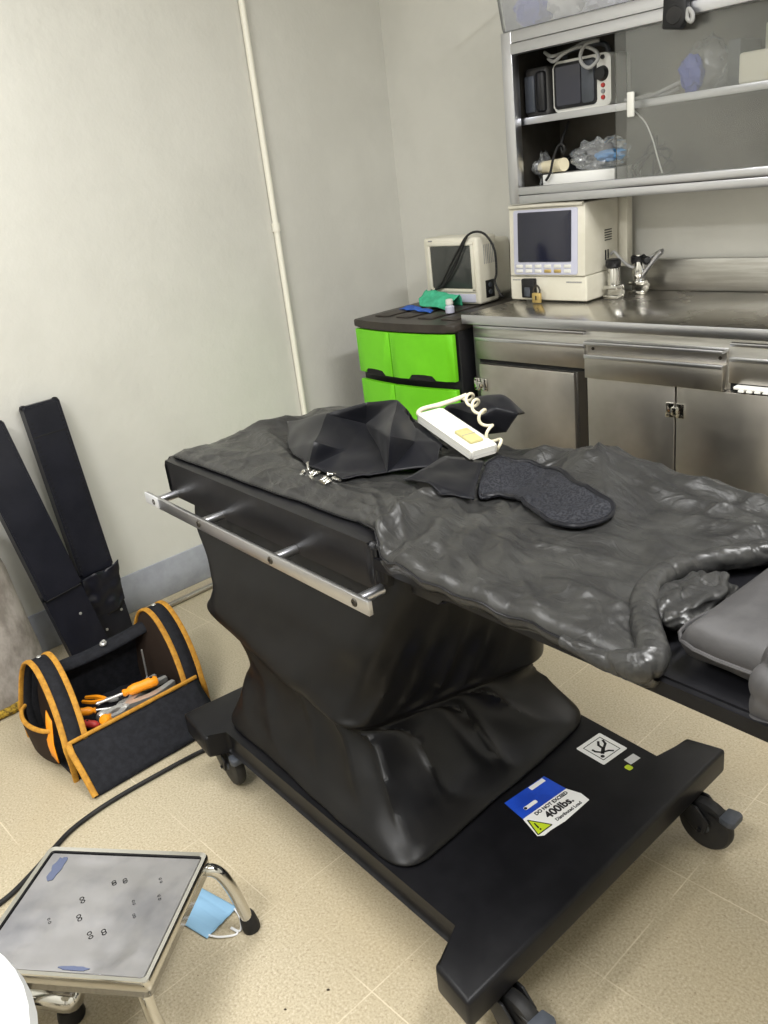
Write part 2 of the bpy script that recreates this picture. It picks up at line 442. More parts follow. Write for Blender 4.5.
# two ceiling lamps as bare area lights, plus one added front fill
def area_light(x, y, sx, sy, w, rz=0., col=(1, .995, .985)):
    ld = bpy.data.lights.new('ceiling_or_fill_light', 'AREA'); ld.shape = 'RECTANGLE'; ld.size = sx; ld.size_y = sy
    ld.energy = w; ld.color = col
    o = bpy.data.objects.new('ceiling_or_fill_light', ld); C.objects.link(o)
    o.location = (x, y, ZC-.03); o.rotation_euler = (0, 0, rz)
area_light(-1.80, .15, .35, 1.2, 32)
area_light(.10, 1.15, .35, 1.2, 70)
area_light(-.6, -.95, 1.2, .35, 62)  # added fill light, brightens the front wall, steel reflections and back wall

# ------------------------------------------------------------------ steel base cabinet and worktop
FY = 2.215      # carcass front
t = thing('steel_base_cabinet', 'stainless steel base cabinet with three drawers and latched doors along back wall', 'cabinet', (-1.2, 2.45, 0))
def lc(bm_o): return bm_o
W = Matrix.Translation((1.2, -2.45, 0))
def cab(name, bm, m, par=t, **k):
    bmesh.ops.transform(bm, matrix=W, verts=bm.verts[:]); return obj(name, bm, m, par, **k)
bm = B(); box(bm, -1.972, -.30, FY, 2.70, .10, .902, .002)
cab('carcass', bm, 'steel')
for x in (-1.95, -1.2, -.34):
    cab('foot', cyl(B(), (x, FY+.05, 0), (x, FY+.05, .10), .02), 'steel')
    cab('foot', cyl(B(), (x, 2.65, 0), (x, 2.65, .10), .02), 'steel')
def drawer(x0, x1, z0, z1, pull, name='drawer'):
    y = FY-pull
    # folded handle channel along the top, face below it
    bm = B(); box(bm, x0, x1, y, FY+.01, z0, z1-.042, .002)
    box(bm, x0, x1, y+.022, FY+.01, z1-.042, z1-.008)
    d = cab(name, bm, 'steel_door')
    bm = B(); box(bm, x0, x1, y-.004, FY+.005, z1-.010, z1, .0015)
    box(bm, x0, x1, y-.004, y+.004, z1-.052, z1-.040, .0015)
    h = cab('finger_lip', bm, 'alu'); h.parent = d
    for sx in (x0+.018, x1-.018):
        r = cab('rivet', cyl(B(), (sx, y+.020, z1-.026), (sx, y+.024, z1-.026), .005, seg=12), 'steel_dark'); r.parent = d
    return d
drawer(-1.955, -1.512, .777, .893, .012)
drawer(-1.500, -1.060, .755, .868, .032)
drawer(-1.052, -.60, .775, .886, .010)
bm = B(); box(bm, -1.05, -.61, FY-.003, FY+.01, .752, .774); cab('drawer_gap', bm, 'opening')
bm = B(); box(bm, -1.948, -1.512, FY-.0015, FY+.01, .762, .775); cab('drawer_gap', bm, 'opening')
def door(x0, x1, z1, hinge_dir):
    return cab('door', box(B(), x0, x1, FY-.020, FY-.001, .13, z1, .003), 'steel_door')
d1 = door(-1.940, -1.548, .762, 1)
bm = B(); box(bm, -1.544, -1.512, FY-.004, FY+.01, .12, .765); cab('stile', bm, 'steel_dark')
d2 = door(-1.500, -1.205, .752, 1); d3 = door(-1.200, -.905, .752, 1); d4 = door(-.900, -.61, .74, 1)
def latch(x, z, par, half=False):
    bm = B()
    y = FY-.020
    box(bm, x-.029, x-.003, y-.005, y, z-.022, z+.022, .002)
    if not half: box(bm, x+.003, x+.029, y-.005, y, z-.022, z+.022, .002)
    l = cab('latch', bm, 'chrome'); l.parent = par
    k = cab('hasp', box(B(), x-.009, x+.009, y-.013, y-.004, z-.014, z+.012, .004), 'chrome'); k.parent = l
    for sx in ((-.022, .022) if not half else (-.022,)):
        for sz in (-.015, .015):
            k = cab('latch_screw', cyl(B(), (x+sx, y-.0065, z+sz), (x+sx, y-.004, z+sz), .0032, seg=10), 'steel_dark'); k.parent = l
latch(-1.2025, .683, d2); latch(-1.934, .690, d1)

t = thing('steel_worktop', 'stainless steel worktop with upstand resting on the base cabinet', 'worktop', (-1.2, 2.45, .902))
W = Matrix.Translation((1.2, -2.45, -.902))
bm = B(); box(bm, -1.985, -.28, 2.185, 2.715, .903, .930, .004)
cab('top', bm, 'steel_top', t)
bm = B(); box(bm, -1.60, -.28, 2.700, 2.722, .930, 1.035, .004)
cab('upstand', bm, 'steel', t)
bm = B(); box(bm, -1.99, -.28, 2.180, 2.186, .900, .931, .002)
cab('front_edge', bm, 'alu', t)
bm = B(); box(bm, -1.03, -.93, FY-.03, FY-.0045, .764, .772, .002); 
for i in range(4): box(bm, -1.015+i*.022, -1.0+i*.022, FY-.033, FY-.02, .7585+.0005*i, .7639)
W = Matrix.Translation((1.0, -2.2, -.76))
o = cab('paper_slip', bm, 'cardboard', None); o.location = (-1.0, 2.2, .76)
tag(o, 'pale paper strip sticking out beneath the right-hand steel drawer', 'paper')

# ------------------------------------------------------------------ steel wall cabinet
cx0, cx1, cy, cz0, cz1 = -1.955, -.45, 2.43, 1.258, 1.775
t = thing('steel_wall_cabinet', 'stainless steel wall cabinet with sliding glass doors above the worktop', 'cabinet', (-1.2, 2.58, cz0))
W = Matrix.Translation((1.2, -2.58, -cz0))
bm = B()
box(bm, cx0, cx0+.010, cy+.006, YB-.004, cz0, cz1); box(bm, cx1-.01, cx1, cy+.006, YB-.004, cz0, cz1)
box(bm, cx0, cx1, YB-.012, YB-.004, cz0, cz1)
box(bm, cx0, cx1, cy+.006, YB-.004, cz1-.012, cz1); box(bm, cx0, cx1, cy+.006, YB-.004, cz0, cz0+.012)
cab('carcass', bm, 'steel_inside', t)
bm = B()
box(bm, cx0, cx0+.042, cy, cy+.035, cz0, cz1, .003); box(bm, cx1-.042, cx1, cy, cy+.035, cz0, cz1, .003)
box(bm, cx0+.042, cx1-.042, cy, cy+.035, cz1-.034, cz1, .002)
box(bm, cx0+.042, cx1-.042, cy, cy+.035, cz0, cz0+.026, .002)
cab('face_frame', bm, 'alu', t)
bm = B()
box(bm, cx0+.042, cx1-.042, cy-.006, cy+.030, cz1-.067, cz1-.036, .002)
box(bm, cx0+.042, cx1-.042, cy-.004, cy+.030, cz0+.028, cz0+.052, .002)
cab('sliding_track', bm, 'alu', t)
bm = B(); box(bm, cx0+.012, cx1-.012, cy+.045, YB-.013, 1.512, 1.520); box(bm, cx0+.012, cx1-.012, cy+.040, cy+.046, 1.500, 1.521, .001)
cab('shelf', bm, 'alu', t)
g = cab('glass_door', box(B(), -1.545, -.95, cy+.012, cy+.017, 1.306, 1.712), 'pane', t)
h = cab('pull', box(B(), -1.500, -1.480, cy+.000, cy+.012, 1.478, 1.545, .003), 'white_pl', t); h.parent = g
g2 = cab('glass_door', box(B(), -1.515, -.92, cy+.024, cy+.029, 1.306, 1.712), 'pane', t)

def at(loc):
    global W
    W = Matrix.Translation(-V(loc)); return loc

# things in the wall cabinet
SH = 1.5205; FL = cz0+.0125
L = at((-1.72, 2.57, SH))
t = thing('patient_monitor', 'white portable patient monitor with handle on the upper cabinet shelf', 'monitor', L)
bm = B(); prism(bm, rrect(-1.83, -1.615, SH+.001, 1.672, .018), 0, .11, .006, mx=XZ(2.64))
cab('housing', bm, 'white_pl', t)
cab('front_bezel', prism(B(), rrect(-1.822, -1.665, SH+.012, 1.664, .012), 0, .006, .002, mx=XZ(2.530)), 'black_plastic', t)
cab('screen', prism(B(), rrect(-1.812, -1.720, SH+.022, 1.655, .006), 0, .004, mx=XZ(2.525)), 'screen', t)
cab('side_panel', prism(B(), rrect(-1.714, -1.669, SH+.020, 1.658, .008), 0, .008, .002, mx=XZ(2.526)), 'grey_plastic', t)
cab('dial', lathe(B(), [(0, .018), (.018, .016), (.022, 0)], (-1.645, 2.530, 1.615), (0, -1, 0)), 'black_plastic', t)
for i, (z, m) in enumerate(((1.66, 'black_plastic'), (1.582, 'red_pl'), (1.565, 'ink_grey'), (1.548, 'red_pl'))):
    cab('button', lathe(B(), [(0, .006), (.006, .005), (.007, 0)], (-1.643, 2.530, z), (0, -1, 0), 14), m, t)
cab('carry_handle', tube(B(), [(-1.80, 2.56, 1.670), (-1.79, 2.555, 1.695), (-1.70, 2.553, 1.703), (-1.65, 2.555, 1.695), (-1.64, 2.56, 1.670)], .008), 'grey_plastic', t)

L = at((-1.90, 2.58, SH))
t = thing('ventilator_box', 'dark grey equipment box in the left corner of the upper cabinet shelf', 'box', L)
bm = B(); box(bm, -1.937, -1.845, 2.52, 2.68, SH+.001, 1.668, .012, 3); cab('housing', bm, 'dark_plastic', t)
cab('side_cover', box(B(), -1.885, -1.850, 2.505, 2.53, SH+.012, 1.655, .010, 3), 'black_plastic', t)
cab('front_plate', box(B(), -1.932, -1.893, 2.512, 2.525, SH+.015, 1.645, .004), 'grey_plastic', t)

L = at((-1.74, 2.55, 1.68))
bm = tube(B(), [(-1.83, 2.51, 1.684), (-1.80, 2.50, 1.672), (-1.76, 2.50, 1.690), (-1.70, 2.50, 1.697), (-1.655, 2.505, 1.68), (-1.64, 2.50, 1.655), (-1.665, 2.495, 1.635), (-1.69, 2.495, 1.645), (-1.70, 2.495, 1.67), (-1.68, 2.495, 1.70), (-1.64, 2.51, 1.705)], .0055)
tube(bm, [(-1.85, 2.52, 1.705), (-1.81, 2.50, 1.688), (-1.78, 2.515, 1.692), (-1.74, 2.52, 1.700), (-1.70, 2.515, 1.708), (-1.66, 2.52, 1.71)], .0055)
o = cab('monitor_cable', bm, 'grey_cable', None); o.location = L
tag(o, 'grey cable looped over the monitor on the upper shelf', 'cable')

L = at((-1.73, 2.55, FL))
o = cab('carton', box(B(), -1.868, -1.59, 2.505, 2.66, FL+.001, 1.340, .003), 'cardboard', None); o.location = L
tag(o, 'flat white carton lying on the lower cabinet shelf under a plastic bag', 'box')
L = at((-1.66, 2.56, 1.345))
t = thing('plastic_bag', 'crumpled clear plastic bag with blue item lying on white carton', 'bag', L)
cab('film', blob(B(), (-1.68, 2.57, 1.385), (.10, .055, .045), .45, 3.5, 30, 18, 3, floor=1.342), 'film', t)
cab('blue_item', blob(B(), (-1.635, 2.555, 1.378), (.055, .025, .018), .3, 2.5, 20, 12, 5, floor=1.343), 'light_blue', t)
L = at((-1.84, 2.53, 1.345))
t = thing('wrapped_roll', 'cream roll in clear wrap lying beside the blue item in cabinet', 'roll', L)
cab('roll', cyl(B(), (-1.905, 2.555, 1.362), (-1.79, 2.52, 1.366), .019, .021), 'paper_roll', t)
cab('wrap', blob(B(), (-1.905, 2.550, 1.363), (.035, .024, .020), .5, 3, 20, 12, 8, floor=1.342), 'film', t)
L = at((-1.87, 2.62, FL))
o = cab('dark_pouch', blob(B(), (-1.85, 2.685, 1.345), (.075, .034, .055), .35, 3, 26, 16, 12, floor=FL+.001), 'nylon', None); o.location = L
tag(o, 'dark crumpled pouch at the back of the lower cabinet shelf', 'pouch')
L = at((-1.92, 2.56, FL))
o = cab('crumpled_paper', blob(B(), (-1.926, 2.60, 1.35), (.016, .035, .060), .45, 3, 22, 14, 31, floor=FL+.001), 'film', None); o.location = L
tag(o, 'crumpled clear wrapper standing in left corner of the lower shelf', 'wrapper')
L = at((-1.80, 2.50, 1.34))
o = cab('looped_cable', tube(B(), [(-1.845, 2.492, 1.322), (-1.825, 2.490, 1.345), (-1.815, 2.495, 1.385), (-1.80, 2.500, 1.420), (-1.785, 2.502, 1.428), (-1.776, 2.505, 1.415), (-1.785, 2.51, 1.40), (-1.795, 2.515, 1.43), (-1.795, 2.56, 1.495)], .0042), 'rubber', None); o.location = L
tag(o, 'black cable looped up from the lower shelf in front of the wrapped roll', 'cable')
L = at((-1.58, 2.6, FL))
bm = B()
for k in range(4):
    a = k*1.1
    tube(bm, [(-1.57+.04*math.cos(a), 2.58+.01*k, FL+.008), (-1.56-.03*math.cos(a+.5), 2.60, FL+.06+.015*k), (-1.50+.04*math.sin(a), 2.58, FL+.10+.01*k), (-1.47+.03*math.cos(a), 2.60, FL+.05+.03*k), (-1.53, 2.59+.01*k, FL+.008)], .0045)
o = cab('cable_bundle', bm, 'rubber', None); o.location = L
tag(o, 'tangled black cable bundle behind glass on the lower cabinet shelf', 'cable')
L = at((-1.45, 2.445, 1.50))
o = cab('white_cable', tube(B(), [(-1.515, 2.466, 1.524), (-1.50, 2.464, 1.50), (-1.46, 2.464, 1.46), (-1.435, 2.464, 1.41), (-1.42, 2.466, 1.36), (-1.405, 2.468, 1.315)], .0022), 'white_cable', None); o.location = L
tag(o, 'thin white cable hanging down from the upper shelf behind glass', 'cable')
L = at((-1.44, 2.53, SH))
bm = tube(B(), [(-1.56, 2.52, SH+.009), (-1.50, 2.50, SH+.007), (-1.46, 2.52, SH+.012), (-1.40, 2.53, SH+.03), (-1.375, 2.54, SH+.035)], .0055)
tube(bm, [(-1.55, 2.54, SH+.006), (-1.49, 2.53, SH+.014), (-1.44, 2.53, SH+.008), (-1.40, 2.55, SH+.02)], .005)
o = cab('hose', bm, 'grey_cable', None); o.location = L
tag(o, 'pale grey hose lying on the upper shelf behind the glass pull', 'hose')
L = at((-1.33, 2.56, SH))
t = thing('clear_bag', 'clear plastic bag holding violet-blue item on upper shelf behind glass', 'bag', L)
cab('film', blob(B(), (-1.325, 2.575, SH+.062), (.066, .040, .074), .3, 3, 28, 18, 21, floor=SH+.001), 'film', t)
cab('violet_item', blob(B(), (-1.350, 2.528, SH+.052), (.034, .022, .048), .35, 3, 22, 14, 25, floor=SH+.002), 'violet', t)
L = at((-1.22, 2.6, SH))
o = cab('dark_box', box(B(), -1.246, -1.210, 2.53, 2.66, SH+.001, 1.638, .004), 'dark_box', None); o.location = L
tag(o, 'narrow dark grey box beside the clear bag on upper shelf', 'box')
L = at((-1.1, 2.54, SH))
o = cab('stained_box', box(B(), -1.205, -1.02, 2.51, 2.60, SH+.001, 1.600, .008, 3), 'stained_cream', None); o.location = L
tag(o, 'cream box with yellow stained top edge on the upper shelf', 'box')
L = at((-1.1, 2.66, SH))
o = cab('grey_box', box(B(), -1.185, -1.00, 2.62, 2.70, SH+.001, 1.672, .006), 'cream', None); o.location = L
tag(o, 'taller pale box standing behind the yellow stained box', 'box')

# black holder hooked over the cabinet's top rail
L = at((-1.335, 2.41, 1.74))
t = thing('hanging_holder', 'black plastic holder hooked over the wall cabinet top rail', 'holder', L)
bm = B(); prism(bm, [(-1.372, 1.684), (-1.318, 1.676), (-1.300, 1.70), (-1.300, 1.80), (-1.366, 1.80)], 0, .026, .006, mx=XZ(2.424))
cab('body', bm, 'black_plastic', t)
cab('ring', tube(B(), [(-1.30, 2.405, 1.70), (-1.288, 2.405, 1.69), (-1.285, 2.405, 1.705), (-1.297, 2.405, 1.72)], .006, closed=True), 'grey_cable', t)
cab('hook', box(B(), -1.362, -1.306, 2.404, 2.50, 1.777, 1.787, .003), 'black_plastic', t)
cab('round_boss', lathe(B(), [(0, .005), (.021, .004), (.024, 0)], (-1.335, 2.399, 1.712), (0, -1, 0)), 'rubber', t)

# translucent bin on top of the wall cabinet
L = at((-1.75, 2.56, cz1))
t = thing('storage_bin', 'translucent plastic storage bin on top of the wall cabinet', 'bin', L)
def tbox(z, x0, x1, y0, y1, r=.03): return [V((x, y, z)) for x, y in rrect(x0, x1, y0, y1, r)]
bm = B(); prev = None
for z, e in ((1.777, 0), (1.79, .004), (1.86, .012), (1.94, .022), (1.955, .03)):
    ring = [bm.verts.new(p) for p in tbox(z, -1.965-e, -1.50+e, 2.44-e*.5, 2.66+e*.5)]
    if prev is None: bm.faces.new(ring[::-1])
    else:
        n = len(ring)
        for i in range(n): bm.faces.new((prev[i], prev[(i+1) % n], ring[(i+1) % n], ring[i]))
    prev = ring
cab('tub', bm, 'bin', t, solid=.0025)
cab('rim', tube(B(), tbox(1.955, -1.999, -1.466, 2.422, 2.678), .006, closed=True, smooth=0), 'bin', t)
for nm, c, r, s, m, lab, cat in (
    ('blue_bag', (-1.885, 2.52, 1.835), (.062, .055, .052), 2, 'violet', 'crumpled blue plastic bag inside the translucent bin', 'bag'),
    ('grey_wrapper', (-1.755, 2.51, 1.824), (.058, .05, .042), 6, 'sticker_grey', 'pale grey wrapper inside the translucent bin right of the blue bag', 'wrapper'),
    ('lilac_bag', (-1.615, 2.52, 1.824), (.072, .05, .042), 9, 'lilac_pl', 'lilac plastic bag filling the right end of translucent bin', 'bag')):
    L = at((c[0], c[1], 1.78)); o = cab(nm, blob(B(), c, r, .3, 3, 26, 16, s, floor=1.7805), m, None); o.location = L; tag(o, lab, cat)

# ------------------------------------------------------------------ monitor stack on the worktop
WT = .9302
L = at((-1.82, 2.55, WT)); 
t = thing('analyser_base_unit', 'cream instrument base unit on the worktop carrying the larger screen', 'instrument', L)
bm = B(); box(bm, -1.985, -1.665, 2.448, 2.655, WT+.004, 1.017, .006, 3)
cab('housing', bm, 'cream', t)
for x in (-1.95, -1.70):
    for y in (2.47, 2.62): cab('foot', cyl(B(), (x, y, WT), (x, y, WT+.005), .012, seg=14), 'rubber', t)
b = cab('hasp_bracket', box(B(), -1.922, -1.868, 2.428, 2.449, .945, 1.010, .004), 'black_plastic', t)
s = cab('slot', box(B(), -1.908, -1.882, 2.424, 2.429, .950, .982, .003), 'grey_plastic', t); s.parent = b
bm = B()
for i in range(9): box(bm, -1.745+i*.007, -1.740+i*.007, 2.4472, 2.4478, .995, 1.000)
for i in range(5): box(bm, -1.972+i*.007, -1.967+i*.007, 2.4472, 2.4478, 1.002, 1.006)
cab('faded_marking', bm, 'ink_grey', t)
L = at((-1.82, 2.56, 1.018))
t = thing('display_monitor', 'cream boxy monitor with dark square screen stacked on the base unit', 'monitor', L)
bm = B(); prism(bm, [(2.440, 1.018), (2.640, 1.018), (2.645, 1.246), (2.462, 1.250), (2.452, 1.243)], -1.978, -1.978+.312, .006, mx=YZ(0))
cab('housing', bm, 'cream', t)
TL = Matrix.Translation((-1.82, 2.4405, 1.018)) @ Matrix.Rotation(math.radians(-3.2), 4, 'X') @ Matrix.Translation((1.82, -2.4405, -1.018))
def mon(nm, bm, m):
    bmesh.ops.transform(bm, matrix=TL, verts=bm.verts[:]); return cab(nm, bm, m, t)
mon('bezel', prism(B(), rrect(-1.955, -1.693, 1.024, 1.236, .006), 0, .005, .002, mx=XZ(2.441)), 'lilac_pl')
mon('screen', prism(B(), rrect(-1.935, -1.716, 1.066, 1.228, .003), 0, .004, .001, mx=XZ(2.437)), 'screen')
for i in range(6):
    for j in range(2):
        mon('button', box(B(), -1.945+i*.040, -1.917+i*.040, 2.433, 2.438, 1.030+j*.016, 1.041+j*.016, .002), 'brass' if (j == 0 and i in (3, 4)) else 'white_pl')
cab('visor', tube(B(), [(-1.972, 2.449, 1.247), (-1.82, 2.444, 1.249), (-1.672, 2.449, 1.247)], .007), 'cream', t)
bm = B(); box(bm, -1.6665, -1.664, 2.560, 2.566, 1.052, 1.085); box(bm, -1.6665, -1.664, 2.575, 2.581, 1.055, 1.085)
for i in range(5): box(bm, -1.6665, -1.664, 2.56, 2.60, 1.115+i*.008, 1.118+i*.008)
cab('side_vent', bm, 'ink', t)
cab('rear_plate', box(B(), -1.70, -1.640, 2.655, 2.69, 1.0185, 1.243, .003), 'cream', t)
L = at((-1.85, 2.42, .93))
t = thing('padlock', 'small brass padlock hanging from the black hasp on base unit', 'padlock', L)
cab('body', box(B(), -1.866, -1.830, 2.412, 2.424, WT+.001, .966, .004), 'brass', t)
cab('shackle', tube(B(), [(-1.860, 2.418, .960), (-1.861, 2.418, .978), (-1.848, 2.419, .990), (-1.835, 2.418, .978), (-1.836, 2.418, .960)], .0032), 'steel_dark', t)
cab('keyhole', box(B(), -1.850, -1.845, 2.4108, 2.4118, .942, .956, .001), 'ink', t)

# chrome rail clamps beside the stack
def clamp(x, y, rz, label, lever):
    global W
    W = Matrix.Identity(4)
    t = thing('rail_clamp', label, 'clamp', (x, y, WT), rz, None)
    bm = B(); box(bm, -.028, .028, -.022, .022, 0, .012, .003); box(bm, -.028, .028, -.022, .022, .030, .044, .004); box(bm, -.028, .028, .008, .022, .010, .032)
    obj('jaw_block', bm, 'chrome', t)
    obj('post', lathe(B(), [(0, .040), (.019, .040), (.019, .095), (.015, .105), (0, .106)]), 'chrome', t)
    obj('clamp_knob', lathe(B(), [(0, .098), (.022, .100), (.026, .108), (.026, .122), (.02, .128), (0, .129)], seg=10), 'black_plastic', t)
    if lever:
        obj('lever', tube(B(), [(.008, -.012, .045), (.03, -.015, .075), (.065, -.012, .118), (.085, -.01, .138)], .008, rf=lambda s: .7+.5*s), 'alu', t)
        obj('lever', tube(B(), [(.004, .012, .075), (.03, .014, .11), (.060, .012, .130), (.085, -.004, .140)], .006), 'alu', t)
        obj('side_knob', lathe(B(), [(0, 0), (.012, .002), (.014, .014), (.009, .022), (0, .023)], (.030, -.006, .108), (.5, -.8, .2)), 'black_plastic', t)
        obj('swivel_body', lathe(B(), [(0, -.02), (.017, -.018), (.024, .0), (.017, .03), (.012, .06), (0, .062)], (.004, -.008, .07), (0, 0, 1)), 'chrome', t)
clamp(-1.625, 2.545, 0, 'smaller chrome rail clamp with black knob touching the cream base unit', False)
clamp(-1.585, 2.635, .1, 'chrome rail clamp with raised lever arms behind the smaller clamp', True)
W = Matrix.Identity(4)
L = at((-1.63, 2.60, 1.05))
o = cab('sensor_lead', tube(B(), [(-1.662, 2.59, 1.068), (-1.645, 2.585, 1.075), (-1.625, 2.585, 1.055), (-1.605, 2.60, 1.030), (-1.588, 2.615, 1.018)], .005), 'grey_cable', None); o.location = L
tag(o, 'grey lead running from the stacked monitor down to chrome clamps', 'cable')

# ------------------------------------------------------------------ lime drawer cabinet in the corner
gx0, gx1, gy0, gy1, gz = -2.525, -2.0, 2.165, 2.66, .905
L = at((-2.25, 2.4, 0))
t = thing('drawer_cabinet', 'black plastic storage cabinet with lime green drawer fronts in the corner', 'cabinet', L)
def bow(x): s = (x-(gx0+gx1)/2)/((gx1-gx0)/2); return -.030*(1-s*s)
def bowed(outline, d0, d1, bev=.0):
    """front panel drawn in (x, z), curved in plan like the cabinet front"""
    bm = B()
    o = []
    for (xa, za), (xb, zb) in zip(outline, outline[1:]+outline[:1]):
        n = max(1, int(abs(xb-xa)/.03))
        for k in range(n): o.append((xa+(xb-xa)*k/n, za+(zb-za)*k/n))
    prism(bm, o, 0, d1-d0, bev, 2, mx=XZ(gy0-d0))
    for v in bm.verts: v.co.y += bow(v.co.x)
    bmesh.ops.triangulate(bm, faces=[f for f in bm.faces if len(f.verts) > 4])
    return bm
bm = B(); box(bm, gx0+.004, gx1-.004, gy0+.012, gy1, .03, .874, .004)
cab('body', bm, 'black_plastic', t)
n = 14
ol = [(gx0+(gx1-gx0)*k/n, gy0-.012+bow(gx0+(gx1-gx0)*k/n)) for k in range(n+1)]+[(gx1, gy1+.002), (gx0, gy1+.002)]
lid = cab('lid', prism(B(), ol, .872, .9005, .008, 3), 'lid', t)
for k in range(4):
    x = gx0+.09+k*.115
    cab('lid_rib', prism(B(), rrect(x-.040, x+.040, gy0+.05, gy1-.05, .015, 3), .9003, .9052, .0025), 'lid', t)
cab('sticker', bowed([(gx0+.008, .879), (gx0+.050, .879), (gx0+.050, .893), (gx0+.008, .893)], -.0128-.0005, -.012), 'sticker_grey', t)
def front(x0, x1, z0, z1, par=t, notch=True):
    w = (x1-x0); xc = (x0+x1)/2
    ol = [(x0, z0), (x1, z0), (x1, z1), (x0, z1)]
    if notch: ol = [(x0, z0), (xc-.062, z0), (xc-.048, z0+.020), (xc+.048, z0+.020), (xc+.062, z0), (x1, z0), (x1, z1), (x0, z1)]
    d = cab('drawer', bowed(ol, -.004, .014, .0025), 'green', t)
    e = cab('embossed_panel', bowed([(x0+.03, z0+.040), (x1-.03, z0+.040), (x1-.03, z1-.030), (x0+.03, z1-.030)], -.0058, -.0035), 'green', t); e.parent = d
    if notch:
        e = cab('grip_recess', bowed([(xc-.058, z0-.002), (xc+.058, z0-.002), (xc+.046, z0+.021), (xc-.046, z0+.021)], .010, .0125), 'opening', t); e.parent = d
    return d
xs = -2.300
for z0, z1 in ((.700, .866), (.505, .670), (.31, .475), (.115, .28)):
    front(gx0+.012, xs-.002, z0, z1); front(xs+.002, gx1-.010, z0, z1)
cab('lock_tag', bowed([(xs-.014, .638), (xs+.008, .638), (xs+.008, .662), (xs-.014, .662)], -.007, -.005), 'sticker_white', t)
for x in (gx0+.05, gx1-.05):
    for y in (gy0+.05, gy1-.05): cab('foot', cyl(B(), (x, y, 0), (x, y, .031), .02, seg=14), 'black_plastic', t)

L = at((-2.29, 2.56, .905)); cz = .9055
t = thing('desk_monitor', 'older cream monitor with grey screen on top of the lime drawer cabinet', 'monitor', L)
bm = B(); box(bm, -2.425, -2.150, 2.470, 2.585, cz, 1.152, .012, 3); cab('housing', bm, 'cream', t)
bm = B(); box(bm, -2.40, -2.175, 2.58, 2.70, cz+.01, 1.13, .02, 3); cab('rear_housing', bm, 'cream', t)
cab('screen', prism(B(), rrect(-2.385, -2.182, .966, 1.122, .004), 0, .003, .001, mx=XZ(2.4705)), 'screen_grey', t)
bm = B()
for xx0, xx1, zz0, zz1 in ((-2.40, -2.167, 1.124, 1.136), (-2.40, -2.387, .955, 1.124), (-2.180, -2.167, .955, 1.124), (-2.40, -2.167, .953, .964)):
    box(bm, xx0, xx1, 2.464, 2.471, zz0, zz1, .002)
cab('bezel', bm, 'cream', t)
cab('control_strip', box(B(), -2.40, -2.170, 2.465, 2.471, .915, .946, .003), 'lilac_pl', t)
cab('faded_marking', box(B(), -2.395, -2.375, 2.4692, 2.4702, 1.139, 1.144), 'ink_grey', t)
bm = B(); box(bm, -2.152, -2.1485, 2.505, 2.555, .925, .990, .002)
s = cab('connector_panel', bm, 'black_plastic', t)
for y, z in ((2.53, .972), (2.53, .945)):
    k = cab('socket', lathe(B(), [(0, .005), (.009, .004), (.010, 0)], (-2.149, y, z), (1, 0, 0), 14), 'grey_plastic', t); k.parent = s
bm = B()
for i in range(7): box(bm, -2.1505, -2.149, 2.505+i*.010, 2.508+i*.010, 1.05, 1.12)
cab('vent', bm, 'ink_grey', t)
L = at((-2.26, 2.45, 1.05))
bm = tube(B(), [(-2.36, 2.452, .965), (-2.33, 2.455, .985), (-2.27, 2.455, 1.06), (-2.225, 2.458, 1.115), (-2.19, 2.462, 1.155), (-2.155, 2.475, 1.170), (-2.12, 2.49, 1.155), (-2.092, 2.50, 1.10), (-2.090, 2.50, 1.02), (-2.10, 2.50, .985), (-2.075, 2.50, .940), (-2.065, 2.50, .936)], .0042)
tube(bm, [(-2.36, 2.450, .962), (-2.345, 2.452, .967), (-2.31, 2.454, .985), (-2.25, 2.454, 1.05), (-2.205, 2.456, 1.125), (-2.185, 2.462, 1.158)], .0042)
o = cab('power_cable', bm, 'rubber', None); o.location = L
tag(o, 'black cable draped over the cream monitor on the lime cabinet', 'cable')

L = at((-2.24, 2.38, .905))
P = [(-2.395, 2.435, .962), (-2.33, 2.42, .968), (-2.26, 2.415, .958), (-2.20, 2.41, .950), (-2.395, 2.39, .936), (-2.33, 2.375, .928), (-2.270, 2.37, .948), (-2.205, 2.36, .930), (-2.365, 2.362, .917), (-2.305, 2.345, .916), (-2.26, 2.345, .918), (-2.205, 2.335, .9095), (-2.39, 2.448, .910), (-2.205, 2.43, .910)]
o = cab('surgical_cloth', cloth(B(), P, [(0,4,5,1),(1,5,6,2),(2,6,7,3),(4,8,9,5),(5,9,10,6),(6,10,11,7),(12,0,1),(12,1,2),(12,2,13),(13,2,3)], 3, .006, 40, 1), 'teal', None, solid=.003); o.location = L
tag(o, 'folded green surgical cloth lying on the lime cabinet before the monitor', 'cloth')
L = at((-2.30, 2.35, .905))
P = [(-2.455, 2.385, .914), (-2.40, 2.360, .920), (-2.325, 2.328, .918), (-2.25, 2.315, .912), (-2.455, 2.335, .9085), (-2.385, 2.315, .911), (-2.315, 2.295, .914), (-2.24, 2.29, .9085)]
o = cab('blue_cloth', cloth(B(), P, [(0,4,5,1),(1,5,6,2),(2,6,7,3)], 3, .005, 40, 1, 4), 'blue_cloth', None, solid=.003); o.location = L
tag(o, 'small blue cloth peeking out from under the green cloth', 'cloth')
L = at((-2.168, 2.318, .905))
t = thing('vial', 'small clear vial with white cap beside the green cloth', 'vial', L)
cab('body', lathe(B(), [(0, 0), (.016, .0), (.017, .004), (.017, .022), (.009, .030), (0, .031)], (-2.168, 2.318, .9055)), 'lilac_pl', t)
cab('cap', lathe(B(), [(0, .030), (.013, .030), (.014, .034), (.013, .048), (.008, .05), (0, .0495)], (-2.168, 2.318, .9055)), 'white_pl', t)
W = Matrix.Identity(4)

